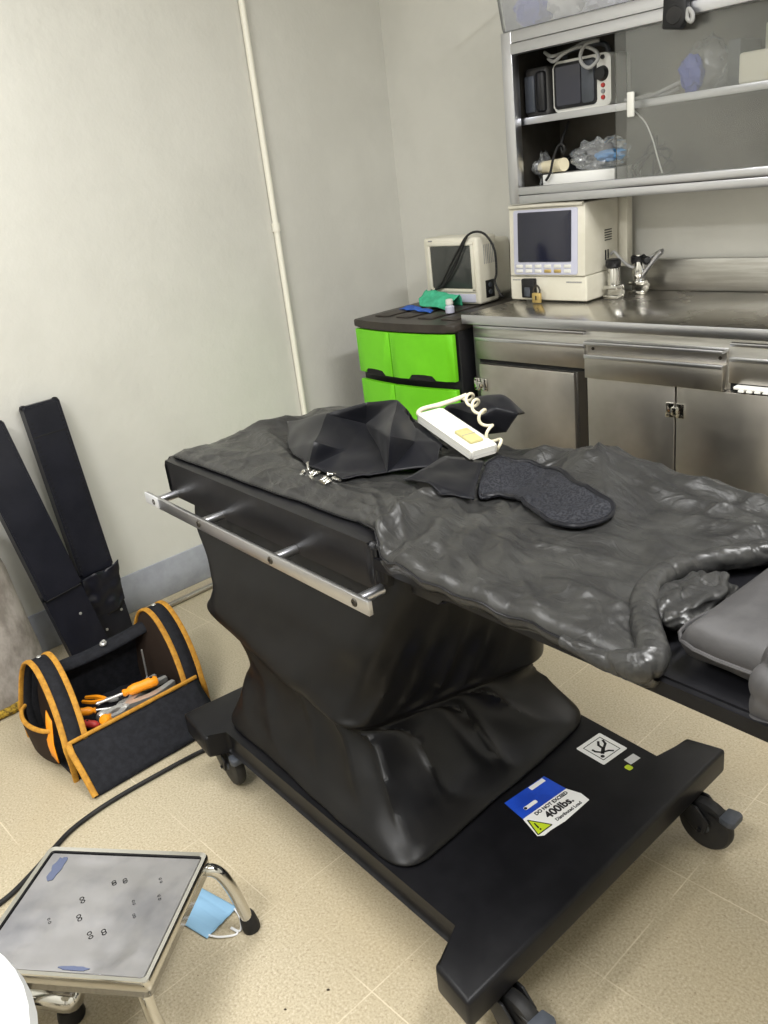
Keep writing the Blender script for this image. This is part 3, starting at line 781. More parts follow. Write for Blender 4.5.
# ------------------------------------------------------------------ operating table
OX, OY, YAW = -1.199, 1.129, math.radians(-6.55)
TOP = math.radians(2.2)
MB_ = Matrix.Translation((OX, OY, 0)) @ Matrix.Rotation(YAW, 4, 'Z')
MT_ = MB_ @ Matrix.Rotation(TOP, 4, 'Z')
RT = Matrix.Rotation(TOP, 4, 'Z')
table = thing('operating_table', 'black mobile operating table with shrouded column on a castor base', 'operating table', (OX, OY, 0), YAW)
def tt(bm): bmesh.ops.transform(bm, matrix=RT, verts=bm.verts[:]); return bm
# H-shaped base, top at 0.18
def hpoly():
    return [(-.555, -.405), (-.41, -.412), (-.405, -.352), (.428, -.318), (.457, -.407), (.549, -.413), (.474, .410), (.391, .385), (.396, .278), (-.40, .285), (-.41, .385), (-.555, .395)]
obj('base_frame', prism(B(), hpoly(), .118, .180, .009, 3), 'base_black', table)
def castor(u, v, rz):
    c = obj('castor', B_castor(), 'black_plastic', table, loc=(u, v, 0)); c.rotation_euler = (0, 0, rz)
    w = obj('wheel', lathe(B(), [(.014, -.015), (.046, -.015), (.056, -.012), (.0605, -.005), (.0605, .005), (.056, .012), (.046, .015), (.014, .015)], (0, .055, .0607), (1, 0, 0), 36), 'rubber', c)
    obj('hub', lathe(B(), [(0, -.019), (.012, -.019), (.016, -.0145), (.034, -.0115), (.040, -.0150), (.043, -.008), (.043, .008), (.040, .0150), (.034, .0115), (.016, .0145), (.012, .019), (0, .019)], (0, .055, .0607), (1, 0, 0), 24), 'grey_plastic', c)
    obj('brake_pedal', prism(B(), [(-.020, .092), (-.024, .116), (-.018, .126), (.018, .126), (.024, .116), (.020, .092)], .094, .110, .004), 'grey_plastic', c)
def B_castor():
    bm = B(); lathe(bm, [(0, .088), (.028, .090), (.032, .098), (.032, .112), (.026, .1185), (0, .1185)])
    for s in (-1, 1):
        prism(bm, [(-.022, .112), (.045, .112), (.074, .085), (.066, .052), (.046, .050), (.012, .078)], 0, .006, .002, mx=YZ(s*.0245-.003))
    prism(bm, [(.060, .108), (.100, .104), (.112, .092), (.106, .088), (.095, .094), (.060, .098)], 0, .030, .003, mx=YZ(-.015))
    lathe(bm, [(0, .0), (.004, .001), (.005, .004)], (.0275, .055, .0607), (1, 0, 0), 10)
    return bm
for u, v, rz in ((.445, .300, -1.50), (-.490, -.345, -1.62), (.500, -.315, -1.55), (-.475, .33, .6)): castor(u, v, rz)

# fabric shroud round the column: rings of four corners (near-left, near-right, far-right, far-left)
rings = [
    [(-.755, -.185, .715), (.150, -.170, .715), (.17, .27, .715), (-.755, .28, .715)],
    [(-.755, -.195, .665), (.150, -.182, .665), (.19, .27, .67), (-.755, .28, .67)],
    [(-.705, -.228, .612), (.135, -.205, .60), (.19, .25, .60), (-.70, .275, .61)],
    [(-.605, -.256, .566), (.110, -.238, .52), (.175, .235, .50), (-.60, .275, .566)],
    [(-.550, -.280, .522), (.088, -.262, .44), (.165, .232, .425), (-.51, .28, .505)],
    [(-.550, -.297, .482), (.072, -.282, .395), (.158, .232, .385), (-.515, .285, .475)],
    [(-.566, -.298, .450), (.066, -.284, .372), (.150, .230, .365), (-.53, .285, .45)],
    [(-.525, -.285, .420), (.066, -.266, .355), (.138, .222, .352), (-.50, .275, .425)],
    [(-.470, -.272, .390), (.085, -.248, .335), (.125, .222, .335), (-.46, .265, .395)],
    [(-.445, -.275, .32), (.135, -.262, .285), (.125, .245, .29), (-.445, .27, .32)],
    [(-.452, -.305, .25), (.215, -.292, .228), (.15, .285, .235), (-.45, .285, .25)],
    [(-.458, -.330, .205), (.268, -.318, .200), (.185, .303, .202), (-.452, .300, .205)],
    [(-.460, -.338, .187), (.282, -.330, .186), (.195, .308, .186), (-.455, .304, .187)],
    [(-.452, -.332, .1815), (.274, -.322, .1815), (.188, .300, .1815), (-.448, .298, .1815)],
]
def ring_at(t):
    f = t*(len(rings)-1); i = min(int(f), len(rings)-2); s = f-i
    out = []
    for c in range(4):
        p = [V(rings[min(max(i+k, 0), len(rings)-1)][c]) for k in (-1, 0, 1, 2)]
        out.append(.5*((2*p[1])+(-p[0]+p[2])*s+(2*p[0]-5*p[1]+4*p[2]-p[3])*s*s+(-p[0]+3*p[1]-3*p[2]+p[3])*s**3))
    return out
def shroud_pt(t, a):
    c = ring_at(t); r = pl(t, [(0, .05), (.3, .10), (.45, .075), (.7, .10), (1, .085)])
    a = (a % 1.)*4; side = int(a) % 4; s = a-int(a)
    p, q = c[side], c[(side+1) % 4]; prv, nxt = c[(side-1) % 4], c[(side+2) % 4]
    Ln = (q-p).length; k = min(r/Ln, .45)
    if s < k*.999 or s > 1-k*.999:      # rounded corner by a quadratic curve
        if s < k: corner, A, Bp, w = p, p+(prv-p).normalized()*r, p+(q-p).normalized()*r, .5+.5*s/k
        else: corner, A, Bp, w = q, q+(p-q).normalized()*r, q+(nxt-q).normalized()*r, .5*(s-(1-k))/k
        return A*(1-w)**2+corner*2*w*(1-w)+Bp*w*w
    return p+(q-p)*s
def shroud():
    bm = B(); NT, NA = 110, 180
    nr = shroud_pt(6/13, .25); fr = shroud_pt(6/13, .5); cen = V((-.15, 0, .45))
    g = []
    for i in range(NT+1):
        t = i/NT; row = []
        for j in range(NA):
            a = j/NA; p = shroud_pt(t, a)
            out = V((p.x-cen.x, (p.y-cen.y)*1.6, 0)); out = out.normalized() if out.length else out
            amt = 0.
            near = abs(a-.25) < .30
            # drape folds fanning out of the hanging corner and down the lower skirt
            fan = math.sin((a*4)*9.0+t*7)*.5+math.sin(a*4*17-t*11)*.3
            amt += .006*fan*sst(.05, .25, t)*(1-sst(.40, .47, t))*gauss(a-.28, .10)
            f1 = math.sin((a*4-1.25)*13-t*13+2.5*noise.noise(V((a*9, t*4, 1)))); f1 = 1-2*abs(f1)**.6
            amt += .017*f1*sst(.50, .64, t)*(1-sst(.72, .87, t))*(.22+gauss(a-.37, .13))
            f2 = math.sin((a*4-1.05)*21+t*6); amt += .007*(1-2*abs(f2)**.5)*sst(.12, .3, t)*(1-sst(.40, .46, t))*gauss(a-.33, .09)
            amt += .010*noise.noise(V((p.x*5, p.y*5, p.z*9)))*sst(.08, .3, t)*(1-sst(.92, 1, t))
            amt += .004*noise.noise(V((p.x*14, p.y*14, p.z*16)))*sst(.15, .3, t)*(1-sst(.92, 1, t))
            q = p+out*amt
            q.z -= .010*noise.noise(V((a*7, 3.1, 0)))*gauss(t-6/13, .08)
            q.z = max(q.z, .1808)
            row.append(bm.verts.new(q))
        g.append(row)
    for i in range(NT):
        for j in range(NA):
            k = (j+1) % NA; bm.faces.new((g[i][j], g[i][k], g[i+1][k], g[i+1][j]))
    return bm
obj('column_shroud', shroud(), 'shroud', table, sharp=60)
obj('column', box(B(), -.33, .05, -.16, .16, .18, .70, .02), 'base_black', table)

# table top: thin deck, thicker padded seat section, accessory rail
obj('table_deck', tt(prism(B(), rrect(-.70, 1.28, -.206, .335, .02), .735, .757, .004)), 'base_black', table)
obj('deck_edge', tt(prism(B(), rrect(.13, 1.275, -.196, .325, .02), .7565, .7605, .0015)), 'vinyl', table)
bm = B(); prism(bm, rrect(-.775, .122, -.208, .337, .022), .690, .786, .014, 4); obj('padded_section', tt(bm), 'vinyl', table)
bm = B(); prism(bm, rrect(.10, .27, -.150, .22, .05), .672, .736, .02, 3); obj('under_deck_housing', tt(bm), 'black_plastic', table)
bm = B(); box(bm, .165, .235, -.1535, -.148, .694, .722, .003); obj('housing_label_recess', tt(bm), 'black_plastic', table)
bm = B(); box(bm, -.775, .172, -.272, -.262, .683, .713, .0015)
rail = obj('accessory_rail', tt(bm), 'alu', table, label='brushed metal accessory rail')
for a in (-.725, -.48, -.16, .13):
    s = obj('standoff', tt(cyl(B(), (a, -.263, .699), (a, -.207, .699), .011)), 'alu', rail)
    s = obj('rail_screw', tt(lathe(B(), [(.003, .0004), (.003, .0022), (.0075, .002), (.0085, 0)], (a, -.2722, .698), (0, -1, 0), 16)), 'steel_dark', rail)
bm = B(); box(bm, -.7765, -.700, -.2735, -.2705, .685, .7145, .001); obj('tape_wrap', tt(bm), 'tape', rail)

# stickers on the base
def sticker(u, v, du, rot, outline, m, nm, h=.0006):
    return prism(B(), outline, 0, h, mx=Matrix.Translation((u, v, .1802)) @ Matrix.Rotation(rot, 4, 'Z'))
sw = obj('weight_limit_sticker', prism(B(), [(.321, -.056), (.373, -.069), (.381, -.058), (.380, -.040), (.383, .0), (.376, .080), (.352, .083), (.321, .072)], .1802, .1808), 'sticker_white', table, label='torn white sticker about the load limit')
obj('blue_half', prism(B(), [(.262, -.050), (.321, -.056), (.321, .072), (.262, .068)], .1802, .1808), 'sticker_blue', sw)
obj('white_strip', prism(B(), [(.264, .018), (.275, .018), (.275, .060), (.264, .060)], .1808, .1811), 'sticker_white', sw)
obj('badge', prism(B(), rrect(.299, .308, -.034, .002, .003, 3), .1808, .1811), 'sticker_white', sw)
obj('badge_dot', prism(B(), rrect(.300, .307, -.034, -.027, .003, 4), .1811, .1813), 'ink', sw)
def lett(text, size, u, v, par, m='ink', bold=0.):   # reads towards +v, top edge towards -u
    mx = Matrix.Translation((u, v, .1809)) @ Matrix.Rotation(PI/2, 4, 'Z')
    return lettering(text, size, m, par, mx, bold=bold)
lett('DO NOT EXCEED', .0118, .3295, .018, sw, bold=.0004)
lett('400lbs.', .0262, .3490, .020, sw, bold=.0008)
lett('Distributed Load', .0108, .3690, .026, sw, bold=.00025)
obj('warning_triangle', prism(B(), [(.330, -.052), (.372, -.066), (.372, -.026)], .1808, .1811), 'lime', sw)
bm = B()
for a, b in (((.330, -.052), (.372, -.066)), ((.372, -.066), (.372, -.026)), ((.372, -.026), (.330, -.052))):
    a, b = V((*a, .1812)), V((*b, .1812)); d = (b-a).normalized(); nn = V((-d.y, d.x, 0))*.0013
    vs = [bm.verts.new(p) for p in (a+nn, b+nn, b-nn, a-nn)]; bm.faces.new(vs)
prism(bm, [(.345, -.050), (.360, -.0535), (.360, -.0495), (.345, -.047)], .1811, .1813); prism(bm, rrect(.3625, .3665, -.0535, -.0490, .0018, 3), .1811, .1813)
obj('warning_mark', bm, 'ink', sw)
sp = obj('pictogram_sticker', prism(B(), rrect(.249, .327, .185, .264, .003, 3), .1802, .1808), 'sticker_white', table, label='white sticker with a falling figure')
bm = B()
def frame2(bm, x0, x1, y0, y1, w, z0, z1):
    for r in ((x0, x1, y0, y0+w), (x0, x1, y1-w, y1), (x0, x0+w, y0+w, y1-w), (x1-w, x1, y0+w, y1-w)):
        box(bm, r[0], r[1], r[2], r[3], z0, z1)
frame2(bm, .259, .317, .196, .253, .0018, .1808, .1811); obj('border', bm, 'ink', sp)
bm = B()
def limb(pts, w):
    for (a, b) in zip(pts, pts[1:]):
        a, b = V((*a, 0)), V((*b, 0)); d = (b-a).normalized(); nn = V((-d.y, d.x, 0))*w
        e = d*w*.6
        prism(bm, [tuple((a-e+nn).xy), tuple((b+e+nn).xy), tuple((b+e-nn).xy), tuple((a-e-nn).xy)][::-1], .1808, .1812)
limb([(.300, .213), (.291, .226)], .0040)
limb([(.291, .226), (.276, .228), (.268, .237)], .0028); limb([(.291, .228), (.283, .243), (.272, .248)], .0028)
limb([(.298, .216), (.304, .230), (.311, .236)], .0024); limb([(.297, .214), (.286, .206), (.278, .206)], .0024)
prism(bm, rrect(.3025, .3115, .2005, .2095, .0044, 5), .1808, .1812)
obj('falling_figure', bm, 'ink', sp)
ss = obj('inspection_sticker', prism(B(), [(.346, .228), (.366, .226), (.367, .257), (.347, .258)], .1802, .1808), 'sticker_grey', table)
bm = B(); prism(bm, rrect(.361, .377, .208, .222, .004, 3), .1802, .1808); obj('round_sticker', bm, 'lime', table)

# ------------------------------------------------------------------ loose vinyl cover on the table (bed-frame coordinates a along, b across)
def bed_obj(name, bm, m, origin, label, cat, group=None, **k):
    bmesh.ops.transform(bm, matrix=Matrix.Translation(-V(origin)), verts=bm.verts[:])
    o = obj(name, bm, m, None, **k); o.location = MT_ @ V(origin); o.rotation_euler = (0, 0, YAW+TOP)
    return tag(o, label, cat, group)
def bed_thing(name, label, cat, origin, group=None):
    global W
    W = Matrix.Translation(-V(origin))
    return thing(name, label, cat, MT_ @ V(origin), YAW+TOP, group)

def edge_right(b):
    return pl(b, [(-.26, .742), (-.20, .722), (-.15, .668), (-.075, .622), (0, .600), (.06, .612), (.12, .640), (.17, .676), (.25, .78), (.34, .93)])
def edge_near(a):
    return pl(a, [(-.78, -.184), (-.4, -.176), (.02, -.164), (.09, -.178), (.15, -.212), (.25, -.224), (.76, -.226)])
def edge_far(a):
    return pl(a, [(-.78, .325), (-.45, .35), (-.2, .345), (.0, .318), (.10, .315), (.2, .352), (.4, .362), (.6, .35), (.9, .345)])
def ridge(a, b, a0, b0, a1, b1, w, h):
    """soft crease ridge along a segment"""
    d = V((a1-a0, b1-b0)); L2 = d.length_squared; s = ((a-a0)*d.x+(b-b0)*d.y)/L2
    s2 = min(1, max(0, s)); q = V((a-a0-d.x*s2, b-b0-d.y*s2))
    return h*math.exp(-(q.length/w)**2)*(1-.5*abs(2*s2-1))
CRE = [  # a0,b0,a1,b1,width,height
    (.17, .30, .33, .20, .075, .040), (.20, .335, .30, .33, .085, .042), (.33, .33, .60, .315, .045, .026), (.25, .25, .42, .10, .05, .012),
    (.40, .26, .66, .24, .022, .016), (.46, .20, .72, .215, .018, .012), (.42, .31, .75, .285, .02, .014),
    (.12, .02, .22, -.17, .028, .014), (.20, .00, .30, -.18, .022, .009), (.29, -.03, .42, -.19, .025, .010), (.42, -.10, .62, -.17, .020, .008),
    (.08, -.04, .10, -.17, .018, .016), (.055, .02, .06, -.15, .014, .010), (.10, .06, .02, -.08, .016, .008),
    (-.72, -.12, -.35, -.06, .03, .010), (-.70, .05, -.45, -.04, .03, .010), (-.60, .22, -.74, .02, .04, .016), (-.40, -.12, -.02, -.10, .03, .009),
    (-.74, .26, -.45, .30, .05, .022), (.0, .24, .12, .12, .03, .012), (.05, .28, .17, .27, .03, .014), (.30, .02, .55, .07, .015, .005), (.36, -.02, .56, .0, .012, .004),
    (.50, .10, .60, .02, .03, .010), (.62, -.14, .50, -.12, .02, .010)]
SHARP = [  # narrow pinched creases
 (0.195, 0.348, 0.372, 0.149, 0.008, 0.010),
 (0.207, 0.214, 0.186, 0.370, 0.012, 0.010),
 (0.509, 0.201, 0.590, 0.313, 0.010, 0.010),
 (0.567, 0.138, 0.638, 0.225, 0.012, 0.009),
 (0.289, 0.299, 0.498, 0.249, 0.012, 0.009),
 (-0.016, -0.047, 0.247, -0.221, 0.010, 0.010),
 (0.106, -0.051, 0.338, -0.212, 0.012, 0.008),
 (0.209, -0.083, 0.457, -0.246, 0.012, 0.010),
 (0.327, -0.088, 0.587, -0.241, 0.012, 0.008),
 (0.162, 0.086, 0.244, 0.032, 0.006, 0.007),
 (0.244, 0.032, 0.215, 0.109, 0.006, 0.006),
 (0.085, -0.005, 0.327, -0.037, 0.007, 0.006),
 (0.327, -0.037, 0.449, 0.002, 0.007, 0.005),
 (0.456, -0.085, 0.594, -0.064, 0.012, 0.009),
 (0.603, -0.173, 0.623, -0.081, 0.010, 0.008),
 (-0.043, -0.078, 0.136, -0.191, 0.009, 0.012),
 (-0.040, -0.124, 0.061, -0.146, 0.008, 0.010),
 (-0.736, -0.051, -0.328, -0.065, 0.010, 0.006),
 (-0.743, 0.046, -0.072, -0.113, 0.010, 0.006),
 (-0.664, -0.149, -0.415, -0.121, 0.010, 0.006)]
def cover_h(a, b):
    h = sum(ridge(a, b, *c[:5], c[5]*(1.5 if c[5] < .018 else 1)) for c in CRE)
    for a0, b0, a1, b1, w_, h_ in SHARP:
        if min(a0, a1)-.05 < a < max(a0, a1)+.05 and min(b0, b1)-.05 < b < max(b0, b1)+.05:
            d = V((a1-a0, b1-b0)); s2 = min(1, max(0, ((a-a0)*d.x+(b-b0)*d.y)/d.length_squared))
            wob = .006*noise.noise(V((s2*4+a0*9, b0*7, 2.)))
            dist = V((a-a0-d.x*s2, b-b0-d.y*s2+wob)).length
            h += h_*max(0, 1-dist/(w_*2.2))**1.7*math.sin(PI*min(1, max(0, .08+.84*s2)))
    h += .007*noise.noise(V((a*4.5, b*5, 1.3)))
    for f, am, ox in ((4.2, .0050, 7.), (8.5, .0026, 2.), (15., .0012, 5.)):      # sharp crumple creases
        q = abs(noise.noise(V((a*f+.8*b*f, b*f*1.5-.5*a*f, ox))))
        h += am*.8*max(0, 1-q*4.)**2
    # fine drapery wrinkles running in from the near edge
    h += .0020*math.sin(a*75+8*noise.noise(V((a*5, b*5, 9))))*(1-sst(-.19, -.08, b))
    return h
def cover_z(a, b):
    z0 = .7875+(.7615-.7875)*sst(.10, .17, a)
    T = .014+.010*sst(.1, .2, a)
    return max(z0+T+max(-.011, cover_h(a, b)), .7905 if a < .14 else .7705)
def cover():
    bm = B(); NU, NV = 330, 160
    g = []
    for i in range(NU+1):
        s = i/NU; row = []
        # cross-section: underside tuck, rounded near nose, top, far nose, tuck
        for j in range(NV+1):
            t = j/NV
            b_guess = -.226+.022*min(1, t/.12)+.527*min(1, max(0, (t-.12)/.80))
            a = -.752+.012*math.sin(b_guess*9)+(edge_right(b_guess)+.752-.012*math.sin(b_guess*9))*s
            bn, bf = edge_near(a), edge_far(a); r = .017+.005*sst(.1, .2, a)
            endf = min(1, s/.02, (1-s)/.012)           # the sheet closes at both ends
            r *= .55+.45*math.sin(endf*PI/2)
            if t < .12:
                w = t/.12; ang = -PI/2-(1-w)*0+PI*(w)  # -90..90 deg round the nose
                z = cover_z(a, bn+r)-r; wob = .006*noise.noise(V((a*9, 5, 0)))
                p = V((a, bn+r-r*math.cos(ang)*1.0+wob, z+r*math.sin(ang)))
                if a > .140:
                    if p.z < .7635: p.y = min(p.y, -.2105)
                else: p.z = max(p.z, .7885)
            elif t > .92:
                w = (t-.92)/.08; ang = PI/2-PI*w
                z = cover_z(a, bf-r)-r
                p = V((a, bf-r+r*math.cos(ang), max(z+r*math.sin(ang), .7640 if a > .155 else .7890)))
            else:
                b = bn+r+(bf-bn-2*r)*(t-.12)/.80
                p = V((a, b, cover_z(a, b)))
            e0 = 1-min(1, s/.035); p.z = max(p.z-.012*e0**2, min(p.z, .7885))
            row.append(bm.verts.new(p))
        g.append(row)
    for i in range(NU):
        for j in range(NV): bm.faces.new((g[i][j], g[i+1][j], g[i+1][j+1], g[i][j+1]))
    bm.faces.new([v for v in g[0]])
    return bm
bm = cover()
cv = bed_obj('vinyl_cover', bm, 'cover', (0, 0, .80), 'loose wrinkled charcoal vinyl cover spread over the operating table', 'cover', sharp=70)
def cpart(name, bm, m, sharp=60):
    bmesh.ops.transform(bm, matrix=Matrix.Translation((0, 0, -.80)), verts=bm.verts[:]); return obj(name, bm, m, cv, sharp=sharp)
# rolled and twisted hem at the open end
def hem_r(s): return .86+.05*noise.noise(V((s*13, 1, 2)))+.12*sst(.60, .74, s)-.62*sst(.84, 1., s)
bm = tube(B(), [(.95, .312, .792), (.80, .243, .794), (.69, .172, .792), (.640, .115, .789), (.615, .065, .790), (.600, .01, .794), (.609, -.06, .796), (.640, -.120, .793), (.676, -.163, .794), (.700, -.188, .793), (.712, -.207, .788), (.704, -.224, .781), (.66, -.230, .774), (.58, -.228, .772)], .024, 36, smooth=26, rf=hem_r)
bm.normal_update()
for v in bm.verts:      # gathered creases across and along the roll
    q = v.co; w1 = 1-abs(noise.noise(V((q.x*15, q.y*22, q.z*18))))*3.2; w2 = 1-abs(noise.noise(V((q.x*60+5, q.y*46, q.z*40))))*3.
    v.co = q-v.normal*(.0030*max(0, w1)**2+.0010*max(0, w2)**2-.001)
cpart('rolled_hem', bm, 'cover')
bm = blob(B(), (.664, -.045, .787), (.047, .092, .026), .34, 2.0, 90, 54, 17, floor=.7630)
bm.normal_update()
for v in bm.verts:
    q = v.co; w1 = 1-abs(noise.noise(V((q.x*24, q.y*20+q.x*14, 3.))))*3.4
    v.co = q+v.normal*.0045*max(0, w1)**2; v.co.z = max(v.co.z, .7630)
cpart('folded_lining', bm, 'cover')
P = []
for k in range(60):
    a = -.745+k*1.465/59; P.append((a, edge_near(a)-.0005+.006*noise.noise(V((a*9, 5, 0))), max(cover_z(a, edge_near(a)+.02)-.0185, .7915 if a < .135 else 0)))
cpart('hem_seam', tube(B(), P, .0022, 6, smooth=0), 'vinyl')

# pillow pad and rolled blanket at the right end
def pillow_bm():
    bm = B(); NU, NV = 60, 44
    # corners in (a, b): near-left, near-right, far-right, far-left
    c = [V((.730, -.172)), (V((1.16, -.185))), V((1.14, .205)), V((.722, .125))]
    for sgn in (1, -1):
        g = []
        for i in range(NU+1):
            u = i/NU; row = []
            for j in range(NV+1):
                v = j/NV
                p = (c[0]*(1-u)+c[1]*u)*(1-v)+(c[3]*(1-u)+c[2]*u)*v
                e = min(u*.42, (1-u)*.42, v*.33, (1-v)*.33)
                h = .040*math.sqrt(max(0, 1-(1-min(1, e/.055))**2))
                inset = .012*(1-min(1, e/.03))*0
                z = .8050+sgn*h
                z += sgn*(.004*noise.noise(V((p.x*9, p.y*9, 2)))+.003*math.sin(p.x*70)*gauss(p.y+.16, .03))*min(1, e/.05)
                row.append(bm.verts.new((p.x, p.y, z)))
            g.append(row)
        for i in range(NU):
            for j in range(NV): bm.faces.new((g[i][j], g[i+1][j], g[i+1][j+1], g[i][j+1]))
    bmesh.ops.remove_doubles(bm, verts=bm.verts[:], dist=.0004)
    return bm
pw = bed_obj('pillow', pillow_bm(), 'pillow', (.95, 0, .7615), 'charcoal foam pillow pad lying at the open end of the vinyl cover', 'pillow', sharp=70)
bm = tube(B(), [(.725, .12, .805), (.728, -.02, .805), (.732, -.170, .805), (.95, -.178, .805), (1.15, -.184, .805)], .003, 6, smooth=6)
bmesh.ops.transform(bm, matrix=Matrix.Translation((-.95, 0, -.7615)), verts=bm.verts[:])
obj('piping', bm, 'pillow', pw)
bm = tube(B(), [(.900, -.247, .806), (.898, -.240, .845), (.918, -.192, .884), (.97, -.12, .890), (1.03, -.08, .890), (1.05, -.07, .890)], .031, 36, smooth=26, rf=lambda s: (.85+.2*math.sin(min(1, s*3)*PI/2))*(1-.5*sst(.93, 1, s)))
bm.normal_update()
for v in bm.verts:
    q = v.co; w1 = 1-abs(noise.noise(V((q.x*13, q.y*17, q.z*14))))*3.2
    v.co = q-v.normal*(.0065*max(0, w1)**2)
rb = bed_obj('rolled_cloth', bm, 'pillow', (.93, -.17, .7615), 'rolled charcoal cloth resting over the near corner of the pillow pad', 'cloth', sharp=70)

A0, A1, B0, B1 = V((-.20, .197, .878)), V((-.196, .266, .880)), V((.022, .154, .837)), V((.024, .220, .839))
ex = ((B0+B1)-(A0+A1)).normalized(); ey = (A1-A0); ey = (ey-ex*ey.dot(ex)).normalized(); ez = ex.cross(ey)
o_ = (A0+A1+B0+B1)/4; MR = Matrix(((ex.x, ey.x, ez.x, o_.x), (ex.y, ey.y, ez.y, o_.y), (ex.z, ey.z, ez.z, o_.z), (0, 0, 0, 1)))
MRI = MR.inverted()
def under_remote(a, b):
    """highest a cloth may lie where the remote rests on it"""
    d = V((a, b, o_.z)); q = MRI @ d
    if abs(q.x) < .137 and abs(q.y) < .056:
        return o_.z-(ex.x*0)+((a-o_.x)*(-ez.x)+(b-o_.y)*(-ez.y))/ez.z-.027/ez.z
    return 9.
def over_cover(a, b): return cover_z(a, b)+.0075
# black nylon cloth, folded, on the left half of the table
NY = {'A': (-.590, .076, .84), 'B': (-.448, -.014, .814), 'C': (-.296, -.063, .81), 'D': (-.154, -.069, .81), 'E': (-.110, .021, .81), 'F': (-.023, .086, .818), 'G': (-.086, .160, .842),
      'H': (-.209, .206, .862), 'I': (-.254, .184, .915), 'J': (-.363, .176, .895), 'K': (-.412, .085, .88), 'N': (-.108, .037, .888), 'P': (-.124, .116, .852), 'Q': (-.287, .036, .824),
      'R': (-.375, .173, .838), 'S': (-.297, -.035, .862), 'W': (-.223, .096, .818),
      'a': (-.60, .16, .812), 'k': (-.50, .23, .812), 'j': (-.40, .275, .812), 'i': (-.30, .262, .812), 'h': (-.21, .225, .812), 'g': (-.11, .20, .812)}
kk = list(NY)
def tri(s): return [tuple(kk.index(c) for c in t) for t in s.split()]
T_ = tri('ABS ASK BCS CQS CDQ DEQ EWQ KSQ KQR KRJ QWR JRI RNI RWN WEN NEP PEF PFG NPH NHI PGH aAK akK kJK kjJ jiJ iIJ ihI hHI hgH gGH')
bed_obj('nylon_cloth', cloth(B(), [NY[k] for k in kk], T_, 4, .007, 11, 0, 2., over_cover, .12, under_remote), 'nylon', (-.28, .1, .80), 'crumpled black nylon cloth heaped on the table left of the white remote', 'cloth', sharp=38, solid=.0025)

DK = {'A': (-.255, .305, .825), 'B': (-.225, .305, .876), 'C': (-.19, .329, .885), 'D': (-.113, .4, .895), 'E': (-.029, .355, .868), 'F': (-.054, .336, .822), 'G': (-.086, .286, .872),
      'H': (-.118, .303, .818), 'I': (-.190, .290, .812), 'J': (-.061, .314, .888), 'M': (-.14, .33, .895), 'b': (-.26, .40, .812), 'c': (-.19, .44, .812), 'd': (-.075, .425, .845)}
kk = list(DK)
T_ = tri('AIB BIH BHG BGC CGM MGJ GHF GFJ JFE MJD JED CMD bAB bBC bcC cCD cdD dDE')
bed_obj('folded_drape', cloth(B(), [DK[k] for k in kk], T_, 4, .006, 14, 1, 5., over_cover, .30, under_remote), 'nylon', (-.14, .34, .80), 'dark folded drape at the far edge of the table under the coiled cord', 'cloth', sharp=45, solid=.003)

# restraint strap: folded nylon flap and mesh tongue
st = bed_thing('padded_strap', 'black padded strap with mesh tongue lying across the vinyl cover', 'strap', (.15, .12, .80))
def onc(a, b, dz=.006): return (a, b, cover_z(a, b)+dz)
P = [onc(-.05, .012, .006), onc(.088, -.008, .006), onc(.158, .018, .022), (.066, .140, .836), (-.028, .120, .835), (-.016, .058, .832), onc(.05, .0, .014), onc(.115, .07, .020)]
cab('nylon_flap', cloth(B(), P, [(0, 6, 5), (6, 1, 2), (6, 2, 7), (5, 6, 7), (5, 7, 4), (4, 7, 3)], 3, .003, 25, 0, 0., over_cover, .2, under_remote), 'nylon', st, sharp=45, solid=.003)
TO = [(.125, .026), (.052, .135), (.050, .225), (.062, .282), (.101, .291), (.172, .261), (.261, .209), (.332, .18), (.378, .164), (.396, .14), (.400, .115), (.391, .075), (.365, .052), (.319, .052), (.254, .077), (.197, .101), (.150, .09), (.130, .06)]
def tongue():
    bm = B(); O2 = catmull([(x, y, 0) for x, y in TO], 4, True); n = len(O2)
    top = [(.02+.36*s, .0) for s in [k/30 for k in range(31)]]
    # strips between the far boundary and the near boundary
    far = catmull([(*p, 0) for p in [(.06, .150), (.068, .19), (.099, .221), (.157, .227), (.225, .2), (.298, .164), (.358, .146), (.395, .136), (.409, .106)]], 8)
    near = catmull([(*p, 0) for p in [(.075, .125), (.143, .048), (.161, .082), (.212, .084), (.265, .065), (.327, .044), (.373, .043), (.398, .066), (.41, .100)]], 8)
    g = []
    for f, q in zip(far, near):
        row = []
        for j in range(23):
            p = f.lerp(q, j/22); row.append(bm.verts.new(onc(p.x, p.y, .0115)))
        g.append(row)
    for i in range(len(g)-1):
        for j in range(22): bm.faces.new((g[i][j], g[i+1][j], g[i+1][j+1], g[i][j+1]))
    return bm
cab('mesh_tongue', tongue(), 'mesh', st, sharp=70, solid=.005)
cab('piping', tube(B(), [onc(p[0], p[1], .0105) for p in catmull([(*p_, 0) for p_ in [(.06, .150), (.068, .19), (.099, .221), (.157, .227), (.225, .2), (.298, .164), (.358, .146), (.395, .136), (.409, .103), (.398, .066), (.373, .043), (.327, .044), (.265, .065), (.212, .084), (.161, .082), (.143, .052)]], 8)], .0048, 8, smooth=0), 'nylon', st)

